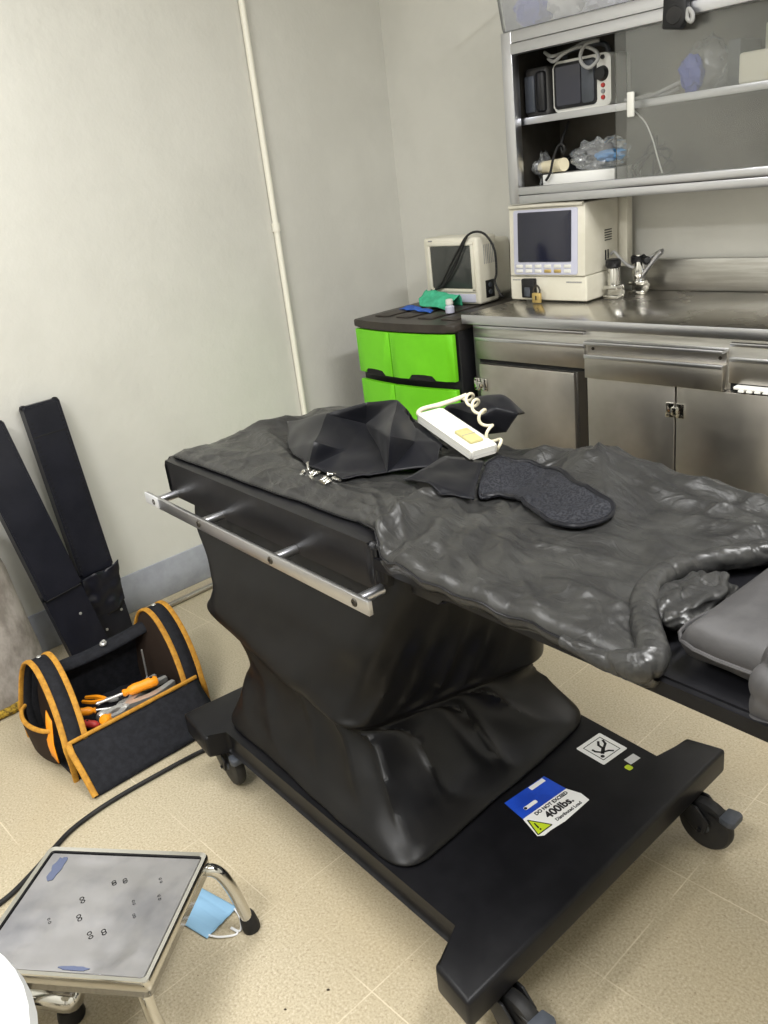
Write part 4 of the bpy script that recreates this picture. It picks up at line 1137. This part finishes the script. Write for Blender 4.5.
# white hand remote with coiled cord
rm = bed_thing('hand_remote', 'white hand remote with cream buttons and coiled cord on dark cloth', 'remote', (-.08, .2, .83))
def rem(nm, bm, m): bmesh.ops.transform(bm, matrix=MR, verts=bm.verts[:]); return cab(nm, bm, m, rm)
rem('case', prism(B(), rrect(-.115, .115, -.034, .034, .005), -.016, .004, .004, 3), 'white_pl')
rem('seam', prism(B(), rrect(-.1155, .1155, -.0345, .0345, .005), -.009, -.008), 'sticker_grey')
bb = rem('button_block', box(B(), .018, .085, -.016, .018, .0035, .011, .003), 'button_cream')
rem('button_split', box(B(), .050, .0515, -.0155, .0175, .0105, .0116), 'ink_grey')
ctrl = [(-.115, .175, .868), (-.165, .19, .872), (-.185, .215, .878), (-.165, .24, .884), (-.16, .275, .890), (-.15, .31, .900)]
cab('lead', tube(B(), [(-.196, .232, .868), (-.225, .222, .872), (-.225, .232, .882), (-.195, .262, .890), (-.170, .290, .898), (-.155, .315, .905)], .0058, 10), 'cord_cream', rm)
def coil():
    ax = [V((-.155, .315, .905)), V((-.12, .295, .902)), V((-.075, .270, .898)), V((-.035, .250, .880)), V((.0, .235, .850)), V((.02, .24, .828))]
    P = catmull(ax, 40); out = []
    N = len(P)
    for i, p in enumerate(P):
        th = 2*PI*5.2*i/N
        d = (P[min(i+1, N-1)]-P[max(i-1, 0)]).normalized(); x, y = frame_of(d)
        out.append(p+(x*math.cos(th)+y*math.sin(th))*.0115)
    return tube(B(), out, .0036, 8, smooth=0)
cab('coiled_cord', coil(), 'cord_cream', rm)

# loose hex bolts on the cover
BO = [(-.275, -.075, 0, 1), (-.262, -.095, .7, 0), (-.245, -.082, 1.9, 0), (-.232, -.10, 2.6, 0), (-.222, -.088, .2, 0), (-.215, -.108, 1.2, 0), (-.185, -.090, .35, 0), (-.172, -.094, .35, 0), (-.159, -.098, .35, 0), (-.175, -.078, 1.7, 0), (-.205, -.072, 2.2, 0)]
W = Matrix.Identity(4)
bolt0 = None
blab = ['small steel bolt standing on its head, leftmost of the loose bolts on the cover']
for i, (a, b, r, up) in enumerate(BO):
    lab = blab[0] if up else 'small loose steel bolt in the scatter on the vinyl cover by nylon cloth'
    loc = MT_ @ V((a, b, cover_z(a, b)+(.0002 if up else .0052)))
    if bolt0 is None:
        bolt0 = thing('bolt', lab, 'bolt', loc, 0, 'loose bolts on the table cover')
        kids = [obj('head', prism(B(), [(.0062*math.cos(k*PI/3), .0062*math.sin(k*PI/3)) for k in range(6)], 0, .005, .0006), 'chrome', bolt0),
                obj('shank', lathe(B(), [(0, .0045)]+[(.0031+.0005*(k % 2), .0048+.0011*k) for k in range(16)]+[(0, .0215)]), 'chrome', bolt0)]
        continue
    q = bolt0.copy(); C.objects.link(q); q['label'] = lab
    for ch in kids:
        c = ch.copy(); C.objects.link(c); c.parent = q
    q.location = loc; q.rotation_euler = (PI/2, 0, YAW+r)

# ------------------------------------------------------------------ arm boards leaning on the left wall
def armboard(name, label, foot, top, w, th, torn):
    """flat padded board from its foot on the floor up to the wall"""
    f, t_ = V(foot), V(top); ax = (t_-f); Ln = ax.length; ax.normalize()
    s = V((0, 1, 0)); s = (s-ax*s.dot(ax)).normalized(); n_ = s.cross(ax)
    if n_.x < 0: n_ = -n_
    R = Matrix(((s.x, ax.x, n_.x), (s.y, ax.y, n_.y), (s.z, ax.z, n_.z)))
    if R.determinant() < 0: s = -s; R = Matrix(((s.x, ax.x, n_.x), (s.y, ax.y, n_.y), (s.z, ax.z, n_.z)))
    t = thing(name, label, 'arm board', f, rot=R.to_euler(), group=None)
    h = w/2
    obj('board', prism(B(), rrect(-h+.004, h-.004, .004, Ln-.004, .006), -th*.5, -th*.25, .002), 'base_black', t)
    k = .30*Ln
    pad = B(); prism(pad, rrect(-h, h, k, Ln, .008), -th*.25, th*.5, .010, 4); obj('pad', pad, 'armpad', t)
    lo = B(); prism(lo, rrect(-h+.001, h-.001, .004, k+.012, .006), -th*.25, th*.36, .006, 3); obj('lower_pad', lo, 'armpad', t)
    return t, h, Ln, k
t, h, Ln, k = armboard('arm_board', 'black padded arm board with torn lower covering and stitched edges on left wall', (-2.652, .995, .012), (-2.768, .985, .85), .122, .05, True)
bm = B()
for s in (-1, 1):
    for i in range(34):
        y = k+.02+i*.0155; box(bm, s*(h-.012)-.004, s*(h-.012)+.004, y, y+.004, .0245, .0262)
obj('edge_stitching', bm, 'opening', t)
obj('end_fold', box(B(), -h+.006, h-.006, Ln-.105, Ln-.101, .0245, .0265, .0008), 'opening', t)
P = [(-h-.004, k-.01, .030), (-.02, k+.005, .044), (.02, k-.004, .040), (h+.012, k+.016, .046), (-h-.006, k-.08, .024), (-.02, k-.09, .034), (.025, k-.085, .030), (h+.004, k-.07, .026), (-h+.010, k-.15, .021), (-.015, k-.165, .022), (.03, k-.15, .024), (h+.002, k-.13, .022)]
obj('torn_flap', cloth(B(), P, [(0, 4, 5, 1), (1, 5, 6, 2), (2, 6, 7, 3), (4, 8, 9, 5), (5, 9, 10, 6), (6, 10, 11, 7)], 3, .012, 30, 1, 3), 'armpad', t, sharp=40, solid=.002)
bm = blob(B(), (h-.002, k-.055, .016), (.010, .030, .010), .6, 3, 14, 10, 4); obj('exposed_foam', bm, 'stained_cream', t)
for x, y in ((-.03, .045), (.04, .09)):
    obj('screw', lathe(B(), [(0, .0018), (.004, .0012), (.005, 0)], (x, y, .0182), (0, 0, 1), 12), 'tool_steel', t)
t, h, Ln, k = armboard('arm_board', 'plain black padded arm board cut off by the photo edge beside the torn one', (-2.590, .876, .012), (-2.752, .786, .82), .132, .055, False)
obj('pad_seam', box(B(), -h+.004, h-.004, k+.001, k+.004, .0260, .0300, .0008), 'opening', t)
obj('screw', lathe(B(), [(0, .0018), (.004, .0012), (.005, 0)], (.02, .16, .0202), (0, 0, 1), 12), 'tool_steel', t)

# ------------------------------------------------------------------ mottled fabric bundle at far left
def sack():
    bm = B(); g = []
    NR, NA = 40, 64
    for i in range(NR+1):
        t = i/NR
        z = .022+.60*t
        w = (1-.22*t**1.6)*(1 if t < .9 else math.sqrt(max(.02, 1-((t-.9)/.1)**2))) if True else 1
        row = []
        for k_ in range(NA):
            a = 2*PI*k_/NA; c_, s_ = math.cos(a), math.sin(a)
            e = (abs(c_)**2.5+abs(s_)**2.5)**(-1/2.5)
            rr = 1+.02*noise.noise(V((c_*2, s_*2, z*5)))+.02*noise.noise(V((c_*5, s_*5, z*11)))
            x = -2.645+.143*c_*e*w*rr-.020*t; y = .45+.285*s_*e*w*rr
            row.append(bm.verts.new((max(x, -2.793), y, z)))
        g.append(row)
    for i in range(NR):
        for k_ in range(NA):
            j = (k_+1) % NA; bm.faces.new((g[i][k_], g[i][j], g[i+1][j], g[i+1][k_]))
    bm.faces.new(g[0][::-1]); bm.faces.new(g[-1])
    return bm
L = at((-2.64, .47, 0))
t = thing('fabric_bundle', 'tall grey mottled fabric bundle with yellow frayed bottom against left wall', 'bundle', L)
cab('fabric', sack(), 'sack', t, sharp=60)
P = []
for k_ in range(48):
    a = 2*PI*k_/48; c_, s_ = math.cos(a), math.sin(a); e = (abs(c_)**2.5+abs(s_)**2.5)**(-1/2.5)
    P.append((max(-2.643+.145*c_*e, -2.784), .45+.287*s_*e, .014+.002*math.sin(k_*3)))
cab('frayed_rim', tube(B(), P, .0135, 8, closed=True, smooth=2, nz=.006), 'sack_rim', t)

L = at((-2.71, 1.3, .012))
o = cab('metal_rod', cyl(B(), (-2.700, 1.135, .0105), (-2.716, 1.86, .0105), .0095, seg=16), 'steel_door', None); o.location = L
tag(o, 'thin grey metal rod lying on the floor along the left baseboard', 'rod')

# ------------------------------------------------------------------ open tool bag
bx0, bx1, by0, by1 = -2.335, -2.015, .552, .972
L = at((-2.16, .79, 0))
bag = thing('tool_bag', 'open black canvas tool bag with mustard yellow trim on the floor', 'tool bag', L)
cab('base', box(B(), bx0, bx1, by0, by1, 0, .014, .006), 'bagcloth', bag)
# side gussets: tall arched end walls, each a band with webbing trim on both edges
AR = [(bx1-.004, .0), (bx1-.006, .085), (-2.062, .150), (-2.130, .212), (-2.210, .255), (-2.275, .258), (-2.318, .215), (-2.335, .10), (-2.335, .0)]
def end_panel(y0, y1, inner):
    bm = B(); P = catmull([(x, 0, z) for x, z in AR], 6)
    prism(bm, [(p.x, p.z) for p in P][::-1], 0, .010, .002, mx=XZ(y0+.010 if inner else y1))
    o = cab('end_panel', bm, 'bagbrown', bag)
    # arched band (thickness across y)
    bm = B(); g = []
    for p, q in zip(P, P[1:]): pass
    for p in P: g.append([bm.verts.new((p.x, y, p.z+.001)) for y in (y0, (y0+y1)/2, y1)])
    for i in range(len(g)-1):
        for j in range(2): bm.faces.new((g[i][j], g[i+1][j], g[i+1][j+1], g[i][j+1]))
    b = cab('arched_band', bm, 'bagcloth', bag, solid=.004)
    for y in (y0, y1):
        c_ = cab('webbing_trim', tube(B(), [(p.x, y, p.z) for p in P], .0085, 8, smooth=0, flat=.6), 'yellow_trim', bag); c_.parent = b
    c_ = cab('snap', lathe(B(), [(0, .003), (.006, .002), (.007, 0)], (-2.262, (y0+y1)/2, .265), (0, 0, 1), 14), 'tool_steel', bag); c_.parent = b
    return o
end_panel(by0, by0+.055, False)
end_panel(by1-.055, by1, True)
# back wall, lining and folded-back lid edge
P0 = [(bx0, .0), (bx0, .10), (-2.318, .195), (-2.300, .215)]
bm = B(); Pc = catmull([(x, 0, z) for x, z in P0], 5); g = []
for p in Pc:
    g.append([bm.verts.new((p.x+.016*math.sin(PI*j/16)*sst(.1, .2, p.z)*-1+.004*noise.noise(V((j*.5, p.z*20, 1))), by0+.03+(by1-by0-.06)*j/16, p.z-.022*math.sin(PI*j/16)*sst(.12, .21, p.z))) for j in range(17)])
for i in range(len(g)-1):
    for j in range(16): bm.faces.new((g[i][j], g[i+1][j], g[i+1][j+1], g[i][j+1]))
bw = cab('back_wall', bm, 'bagcloth', bag, solid=.006, sharp=60)
bm = B(); g = []
for i in range(9):
    s = i/8; x = -2.312+.055*s; z = .205+.016*math.sin(PI*s)-.010*s
    g.append([bm.verts.new((x-.014*math.sin(PI*j/16), by0+.04+(by1-by0-.08)*j/16, z-.020*math.sin(PI*j/16))) for j in range(17)])
for i in range(8):
    for j in range(16): bm.faces.new((g[i][j], g[i+1][j], g[i+1][j+1], g[i][j+1]))
cab('lid_edge', bm, 'bagcloth', bag, solid=.008, sharp=60)
c_ = cab('snap', lathe(B(), [(0, .012), (.005, .011), (.005, .006), (.010, .004), (.011, 0)], (-2.292, .79, .200), (.3, 0, 1), 16), 'tool_steel', bag)
c_ = cab('snap', lathe(B(), [(0, .004), (.006, .003), (.007, 0)], (-2.318, .93, .118), (1, 0, 0), 14), 'tool_steel', bag)
# front wall leaning outwards, flap hem trim
bm = B(); g = []
for i in range(13):
    s = i/12; x = bx1-.002+.112*s; z = .108*(1-s)+.006*s+.006*math.sin(PI*s)
    g.append([bm.verts.new((x, by0+.000+(by1-by0-.02)*j/20, z+.003*noise.noise(V((i*.3, j*.4, 0))))) for j in range(21)])
for i in range(12):
    for j in range(20): bm.faces.new((g[i][j], g[i+1][j], g[i+1][j+1], g[i][j+1]))
fw = cab('front_flap', bm, 'bagcloth', bag, solid=.008, sharp=60)
c_ = cab('webbing_trim', tube(B(), [(bx1-.002+.112*s, by0+.002, .108*(1-s)+.009+.006*math.sin(PI*s)) for s in [k_/8 for k_ in range(9)]], .0085, 8, smooth=2, flat=.7), 'yellow_trim', bag); c_.parent = fw
c_ = cab('webbing_trim', tube(B(), [(bx1-.010, by0+(by1-by0-.02)*k_/6, .113) for k_ in range(7)], .006, 8, smooth=2), 'yellow_trim', bag); c_.parent = fw
c_ = cab('label_patch', box(B(), bx1+.035, bx1+.08, by0+.025, by0+.055, 0, .001), 'bagcloth', bag); c_.rotation_euler = (0, 0, 0)
bpy.data.objects.remove(c_)
cab('front_wall', box(B(), bx1-.016, bx1-.006, by0+.02, by1-.02, .012, .104, .003), 'bagcloth', bag)
# end pockets
for y, s in ((by0, -1), (by1, 1)):
    bm = B(); g = []
    for i in range(9):
        z = .02+.105*i/8
        g.append([bm.verts.new((-2.29+.19*j/14, y+s*(.006+(.020+.014*i/8)*math.sin(PI*j/14)**.6), z)) for j in range(15)])
    for i in range(8):
        for j in range(14): bm.faces.new((g[i][j], g[i+1][j], g[i+1][j+1], g[i][j+1]))
    p_ = cab('end_pocket', bm, 'bagbrown', bag, solid=.004, sharp=60)
    c_ = cab('webbing_trim', tube(B(), [(-2.29+.19*j/14, y+s*(.006+.034*math.sin(PI*j/14)**.6), .126) for j in range(15)], .006, 8, smooth=2), 'yellow_trim', bag); c_.parent = p_
cab('pull_tab', cloth(B(), [(-2.14, by0-.008, .17), (-2.10, by0-.008, .155), (-2.06, by0-.020, .05), (-2.095, by0-.022, .06)], [(0, 1, 2, 3)], 3, .003, 30, 0), 'orange', bag, solid=.003)

# the soft bag slumps: its upper part leans towards the back of the room
for o in bag.children_recursive:
    for v in o.data.vertices: v.co.y += .24*max(0, v.co.z-.10)

# tools heaped in the bag
FLR = .0145
def rotz_to(p0, p1):
    d = V(p1)-V(p0); return d
def screwdriver(nm, label, p0, p1, hl, r, blade_r, hm):
    """p0 = butt of handle, p1 = tip"""
    p0, p1 = V(p0), V(p1); d = (p1-p0).normalized(); T = (p1-p0).length
    t = thing(nm, label, 'screwdriver', p0, 0, 'tools in the open bag')
    pr = [(0, 0), (r*.7, .002), (r*.95, .008), (r, hl*.25), (r*.92, hl*.45), (r*1.0, hl*.65), (r*.82, hl*.80), (r*.55, hl*.86), (r*.72, hl*.96), (r*.5, hl), (0, hl)]
    obj('handle', lathe(B(), pr, (0, 0, 0), d, 20), hm, t)
    if blade_r: obj('blade', lathe(B(), [(0, hl-.004), (blade_r, hl-.004), (blade_r, T-.012), (blade_r*1.25, T-.006), (blade_r*.6, T), (0, T)], (0, 0, 0), d, 12), 'tool_steel', t)
    h_ = obj('hang_hole', cyl(B(), d*.018+V((0, 0, r*.93)), d*.018+V((0, 0, r*1.02)), r*.3, seg=10), 'opening', t)
    return t
screwdriver('screwdriver', 'screwdriver with large orange handle lying on top of the tools', (-2.075, .863, .1330), (-2.124, .690, .124), .104, .0160, .0042, 'orange')
screwdriver('screwdriver', 'small orange-handled screwdriver at the left end of the tool bag', (-2.175, .640, .100), (-2.115, .735, .092), .062, .0125, .003, 'orange')
screwdriver('stubby_screwdriver', 'stubby red and grey driver lying at lower left inside tool bag', (-2.125, .640, .088), (-2.060, .690, .078), .055, .012, .0045, 'red_pl')
# locking pliers
def plate(bm, pts, w, z0, z1):
    """tapered curved bar in plan"""
    P = catmull([(x, y, 0) for x, y in pts], 6); n = len(P); ol = []; orr = []
    for i, p in enumerate(P):
        d = (P[min(i+1, n-1)]-P[max(i-1, 0)]).normalized(); q = V((-d.y, d.x, 0)); ww = w(i/(n-1))
        ol.append(((p+q*ww).x, (p+q*ww).y)); orr.append(((p-q*ww).x, (p-q*ww).y))
    return prism(bm, ol+orr[::-1], z0, z1, .0012, 1)
def pliers(label, loc, rz, tilt, hm, sc=1., nm='pliers', cat='pliers'):
    t = thing(nm, label, cat, loc, group='tools in the open bag', rot=(tilt, 0, rz)); t.scale = (sc, sc, sc)
    for s in (-1, 1):
        obj('jaw', plate(B(), [(0, 0), (.012*s, .018), (.010*s, .038), (.002*s, .058)], lambda u: .0085-.0045*u, -.004+.0005*s, .006+.0005*s), 'tool_steel', t)
        obj('handle', plate(B(), [(0, 0), (-.012*s, -.03), (-.022*s, -.07), (-.016*s, -.125)], lambda u: .006+.0025*math.sin(PI*u), -.005+.0004*s, .007+.0004*s), hm, t)
    obj('pivot', lathe(B(), [(0, .0095), (.006, .009), (.008, .006), (.008, -.005), (0, -.006)], seg=16), 'tool_steel', t)
    return t
pliers('long silver locking pliers stretched along the front of bag', (-2.072, .752, .1040), PI+.06, -.03, 'tool_steel', 1.20, 'locking_pliers')
pliers('second silver pliers lying behind the long locking pliers', (-2.120, .785, .0855), PI+.30, -.02, 'tool_steel', 1.0)
pliers('orange-handled pliers with black jaws at left among the tools', (-2.185, .745, .084), -.9, .0, 'orange', .6)
screwdriver('short_driver', 'short thick orange handle poking up by front wall of the bag', (-2.052, .672, .113), (-2.080, .715, .080), .052, .0165, 0, 'orange')
L = at((-2.22, .855, FLR))
o = cab('hex_key', tube(B(), [(-2.218, .895, .165), (-2.222, .893, .075), (-2.221, .890, .068), (-2.210, .886, .0655), (-2.19, .88, .0655)], .0028, 6, smooth=4), 'tool_steel', None); o.location = L
tag(o, 'silver hex key standing upright against the bag back wall', 'hex key', 'tools in the open bag')
L = at((-2.09, .92, .06))
t = thing('adjustable_wrench', 'dark-tipped steel wrench at right end of the tool bag', 'wrench', L, 0, 'tools in the open bag')
cab('shaft', plate(B(), [(-2.150, .80), (-2.128, .85), (-2.115, .875)], lambda u: .007+.003*u, .098, .106), 'tool_steel', t)
bm = B(); prism(bm, [(-2.128, .872), (-2.100, .870), (-2.093, .895), (-2.104, .907), (-2.109, .892), (-2.117, .893), (-2.117, .908), (-2.131, .897)], .094, .110, .002); cab('jaw_head', bm, 'rubber', t)
L = at((-2.10, .70, .03))
o = cab('drill_chuck', lathe(B(), [(0, 0), (.014, .002), (.018, .010), (.018, .034), (.012, .044), (.006, .05), (0, .05)], (-2.120, .685, .0765), (-.3, 1, -.02), 16), 'tool_steel', None); o.location = L
tag(o, 'steel drill chuck lying between the orange grip and the pliers', 'chuck', 'tools in the open bag')
L = at((-2.16, .79, .03))
bm = B()
for (x, y, a, l_) in ((-2.20, .70, .3, .12), (-2.24, .80, 1.2, .14), (-2.15, .82, 1.8, .16), (-2.2, .90, .8, .09)):
    pass
bm.free()
o = cab('tool_roll', blob(B(), (-2.17, .775, .038), (.115, .125, .026), .25, 3, 30, 16, 9, floor=.0150), 'bagcloth', None); o.location = L
tag(o, 'dark cloth roll filling the bottom of the bag beneath tools', 'cloth')

# ------------------------------------------------------------------ step stool
SA, SB, SC_ = V((-1.556, .335)), V((-1.279, .543)), V((-1.097, .316))
sx_ = (SB-SA).normalized(); SW = (SB-SA).length; SD = (SC_-SB).length
sc_ = (SA+SC_)/2; srz = math.atan2(sx_.y, sx_.x)
stool = thing('step_stool', 'low chrome step stool with dented metal top and rubber-tipped legs', 'step stool', (sc_.x, sc_.y, 0), srz)
hw, hd = SW/2, SD/2
def stool_top(u, v):
    x, y = -hw+.010+(2*hw-.02)*u, -hd+.010+(2*hd-.02)*v
    e = min(u, 1-u, v, 1-v)
    z = .2155+(.0035*noise.noise(V((x*9, y*9, 3)))+.0016*noise.noise(V((x*24, y*24, 8))))*min(1, e*8)
    return V((x, y, z))
obj('top_plate', grid(B(), stool_top, 60, 52), 'worn_steel', stool, sharp=80, solid=.002)
bm = B(); R0 = rrect(-hw, hw, -hd, hd, .012, 5); R1 = rrect(-hw+.010, hw-.010, -hd+.010, hd-.010, .008, 5)
ra = [bm.verts.new((x, y, .186)) for x, y in R0]; rb_ = [bm.verts.new((x, y, .216)) for x, y in R0]
rm_ = [bm.verts.new((x*.988, y*.988, .2205)) for x, y in R0]; rc = [bm.verts.new((x, y, .219)) for x, y in R1]; rd = [bm.verts.new((x, y, .2145)) for x, y in R1]
for A_, B_ in ((ra, rb_), (rb_, rm_), (rm_, rc), (rc, rd)):
    for i in range(len(A_)):
        j = (i+1) % len(A_); bm.faces.new((A_[i], A_[j], B_[j], B_[i]))
obj('rim', bm, 'chrome', stool, solid=.0015)
obj('groove', tube(B(), [(x, y, .2165) for x, y in R1], .0022, 6, closed=True, smooth=0), 'opening', stool)
for s1, s2 in ((1, 1), (1, -1), (-1, 1), (-1, -1)):
    x0, y0 = s1*(hw-.012), s2*(hd-.055)
    if s2 > 0: P = [(s1*(hw-.10), hd-.045, .195), (s1*(hw-.02), hd-.022, .194), (s1*(hw+.012), hd-.012, .183), (s1*(hw+.028), hd-.002, .138), (s1*(hw+.036), hd+.010, .07), (s1*(hw+.042), hd+.018, .012)]
    else: P = [(s1*(hw-.09), -hd+.10, .195), (s1*(hw-.055), -hd+.055, .194), (s1*(hw-.032), -hd+.028, .175), (s1*(hw-.022), -hd+.018, .12), (s1*(hw-.004), -hd+.010, .06), (s1*(hw+.006), -hd+.004, .012)]
    lg = obj('leg', tube(B(), P, .0125, 16, smooth=8), 'chrome', stool)
    d = V(P[-1])-V(P[-2])
    obj('rubber_foot', lathe(B(), [(0, -.012), (.018, -.012), (.019, .0), (.0165, .022), (.0135, .030), (0, .030)], (P[-1][0], P[-1][1], .0125), (-.12*s1, 0, 1), 18), 'rubber', lg)
# drill marks and blue ink on the worn plate
bm = B()
for (x, y) in ((.010, .062), (.030, .068), (-.035, .02), (.02, -.055), (.044, -.048), (.085, -.01), (.07, .02), (-.075, -.03), (.115, .035), (.10, .075), (-.02, -.02)):
    r = .0026 if abs(x) > .05 else .0042
    lathe(bm, [(r*.6, .2190), (r, .2196), (r*1.1, .2190)], (x, y, 0), (0, 0, 1), 12)
obj('burr_holes', bm, 'opening', stool)
def smudge(x0, x1, y0, y1, sd):
    bm = B(); c_ = V(((x0+x1)/2, (y0+y1)/2, 0)); ring = []
    def P_(x, y): q = stool_top((x+hw-.010)/(2*hw-.02), (y+hd-.010)/(2*hd-.02)); q.z += .0007; return q
    cv_ = bm.verts.new(P_(c_.x, c_.y))
    for k in range(28):
        a = 2*PI*k/28; w_ = 1+.45*noise.noise(V((2*math.cos(a), 2*math.sin(a), sd)))
        ring.append(bm.verts.new(P_(c_.x+(x1-x0)/2*math.cos(a)*w_, c_.y+(y1-y0)/2*math.sin(a)*w_)))
    for k in range(28): bm.faces.new((cv_, ring[k], ring[(k+1) % 28]))
    return bm
obj('ink_smudge', smudge(-.140, -.118, .060, .122, 1), 'ink_blue', stool)
obj('ink_smudge', smudge(-.005, .055, -.128, -.119, 4), 'ink_blue', stool)

# ------------------------------------------------------------------ small things on the floor
L = at((-1.37, .535, 0))
t = thing('face_mask', 'light blue pleated face mask lying under the step stool edge', 'mask', L)
MK = Matrix.Translation((-1.392, .535, 0)) @ Matrix.Rotation(.2, 4, 'Z')
def maskf(u, v):
    x, y = -.085+.17*u, -.045+.09*v
    z = .004+.010*math.sin(PI*u)*math.sin(PI*v)+.0018*abs(math.sin(v*PI*4))
    return MK @ V((x, y, z))
cab('filter', grid(B(), maskf, 30, 32), 'mask', t, sharp=40, solid=.0015)
for s in (-1, 1):
    cab('ear_loop', tube(B(), [MK @ V(p) for p in ((.083, s*.038, .005), (.105, s*.030, .004), (.128, s*.012, .0035), (.130, s*.002, .003), (.11, s*.001, .003))], .0022, 6), 'mask_white', t)
L = at((-1.8, .5, 0))
o = cab('floor_cable', tube(B(), [(-1.72, 1.02, .0066), (-1.80, .93, .0066), (-1.842, .85, .0066), (-1.856, .685, .0066), (-1.857, .56, .0066), (-1.842, .465, .0066), (-1.815, .405, .0066), (-1.775, .33, .0066), (-1.745, .25, .0066), (-1.74, .12, .0066), (-1.78, -.1, .0066)], .0062, 10), 'rubber', None); o.location = L
tag(o, 'black cable snaking across the floor from the tool bag to the stool', 'cable')

# stool with white seat, mostly cut off at the lower left
L = at((-1.06, -.13, 0))
t = thing('round_stool', 'white round stool seat cut off at the lower left corner of the photo', 'stool', L)
cab('seat', lathe(B(), [(0, .395), (.215, .395), (.262, .405), (.274, .425), (.268, .446), (.235, .458), (0, .462)], (-1.06, -.13, 0), seg=48), 'white_seat', t)
cab('column', cyl(B(), (-1.06, -.13, .06), (-1.06, -.13, .40), .03), 'chrome', t)
for a in (205, 277, 349, 61):
    d = V((math.cos(math.radians(a)), math.sin(math.radians(a)), 0)); o_ = V((-1.06, -.13, 0)); ln = .25
    lg = cab('base_leg', tube(B(), [o_+d*.02+V((0, 0, .085)), o_+d*ln*.6+V((0, 0, .075)), o_+d*ln+V((0, 0, .062)), o_+d*(ln+.012)+V((0, 0, .058))], .022, 16, rf=lambda s: 1 if s < .96 else .7), 'chrome', t)
    c_ = cab('glide', lathe(B(), [(0, 0), (.018, 0), (.020, .006), (.016, .036), (0, .036)], o_+d*(ln-.01)), 'rubber', t); c_.parent = lg
L = at((-1.42, .19, 0))
t = thing('steel_tube', 'thick polished steel tube with black end foot under the step stool corner', 'tube', L)
cab('barrel', lathe(B(), [(0, -.22), (.022, -.218), (.027, -.210), (.027, .125), (.025, .137), (.018, .146), (.008, .150), (0, .151)], (-1.45, .175, .052), (.845, .52, 0), 24), 'chrome', t)
for k_ in (.118, -.15):
    cab('foot', lathe(B(), [(0, 0), (.024, 0), (.026, .006), (.022, .030), (0, .030)], (-1.45+.845*k_, .175+.52*k_, 0), (0, 0, 1), 18), 'rubber', t)

# bits of dirt on the floor
rr = random.Random(11)
DB = [(-.672, .640), (-.625, .632), (-.60, .87), (-.55, .745), (-1.02, .60), (-.93, .455), (-1.05, .52)]
d0 = None
for i, (x, y) in enumerate(DB):
    if d0 is None:
        d0 = tag(obj('floor_chip', blob(B(), (0, 0, .0022), (.006, .004, .0022), .4, 2, 10, 6, 3, floor=0), 'debris', None), 'tiny dark chip of dirt on the floor tiles', 'chip', 'dirt chips on the floor'); q = d0
    else:
        q = d0.copy(); C.objects.link(q); sc = rr.uniform(.35, .7); q.scale = (sc, sc, sc)
    q.location = (x, y, 0); q.rotation_euler = (0, 0, rr.uniform(0, 6))

# ------------------------------------------------------------------ world, camera, view
w = bpy.data.worlds.new('World'); bpy.context.scene.world = w; w.use_nodes = True
w.node_tree.nodes['Background'].inputs[0].default_value = (.8, .82, .8, 1); w.node_tree.nodes['Background'].inputs[1].default_value = .3
cam = bpy.data.cameras.new('camera'); co = bpy.data.objects.new('camera', cam); C.objects.link(co)
cam.sensor_fit = 'HORIZONTAL'; cam.sensor_width = 36; cam.lens = 850/768*36; cam.clip_start = .02
Rw = ((0.6846719, 0.19889762, -0.70118765), (0.71998271, -0.33418993, 0.60822856), (-0.11335464, -0.92128, -0.3720133))
co.matrix_world = Matrix(((Rw[0][0], -Rw[0][1], -Rw[0][2], 0), (Rw[1][0], -Rw[1][1], -Rw[1][2], 0), (Rw[2][0], -Rw[2][1], -Rw[2][2], 1.42), (0, 0, 0, 1)))
sc = bpy.context.scene; sc.camera = co
sc.view_settings.view_transform = 'Standard'; sc.view_settings.look = 'None'; sc.view_settings.gamma = 1; sc.view_settings.use_curve_mapping = False
sc.view_settings.exposure = .10
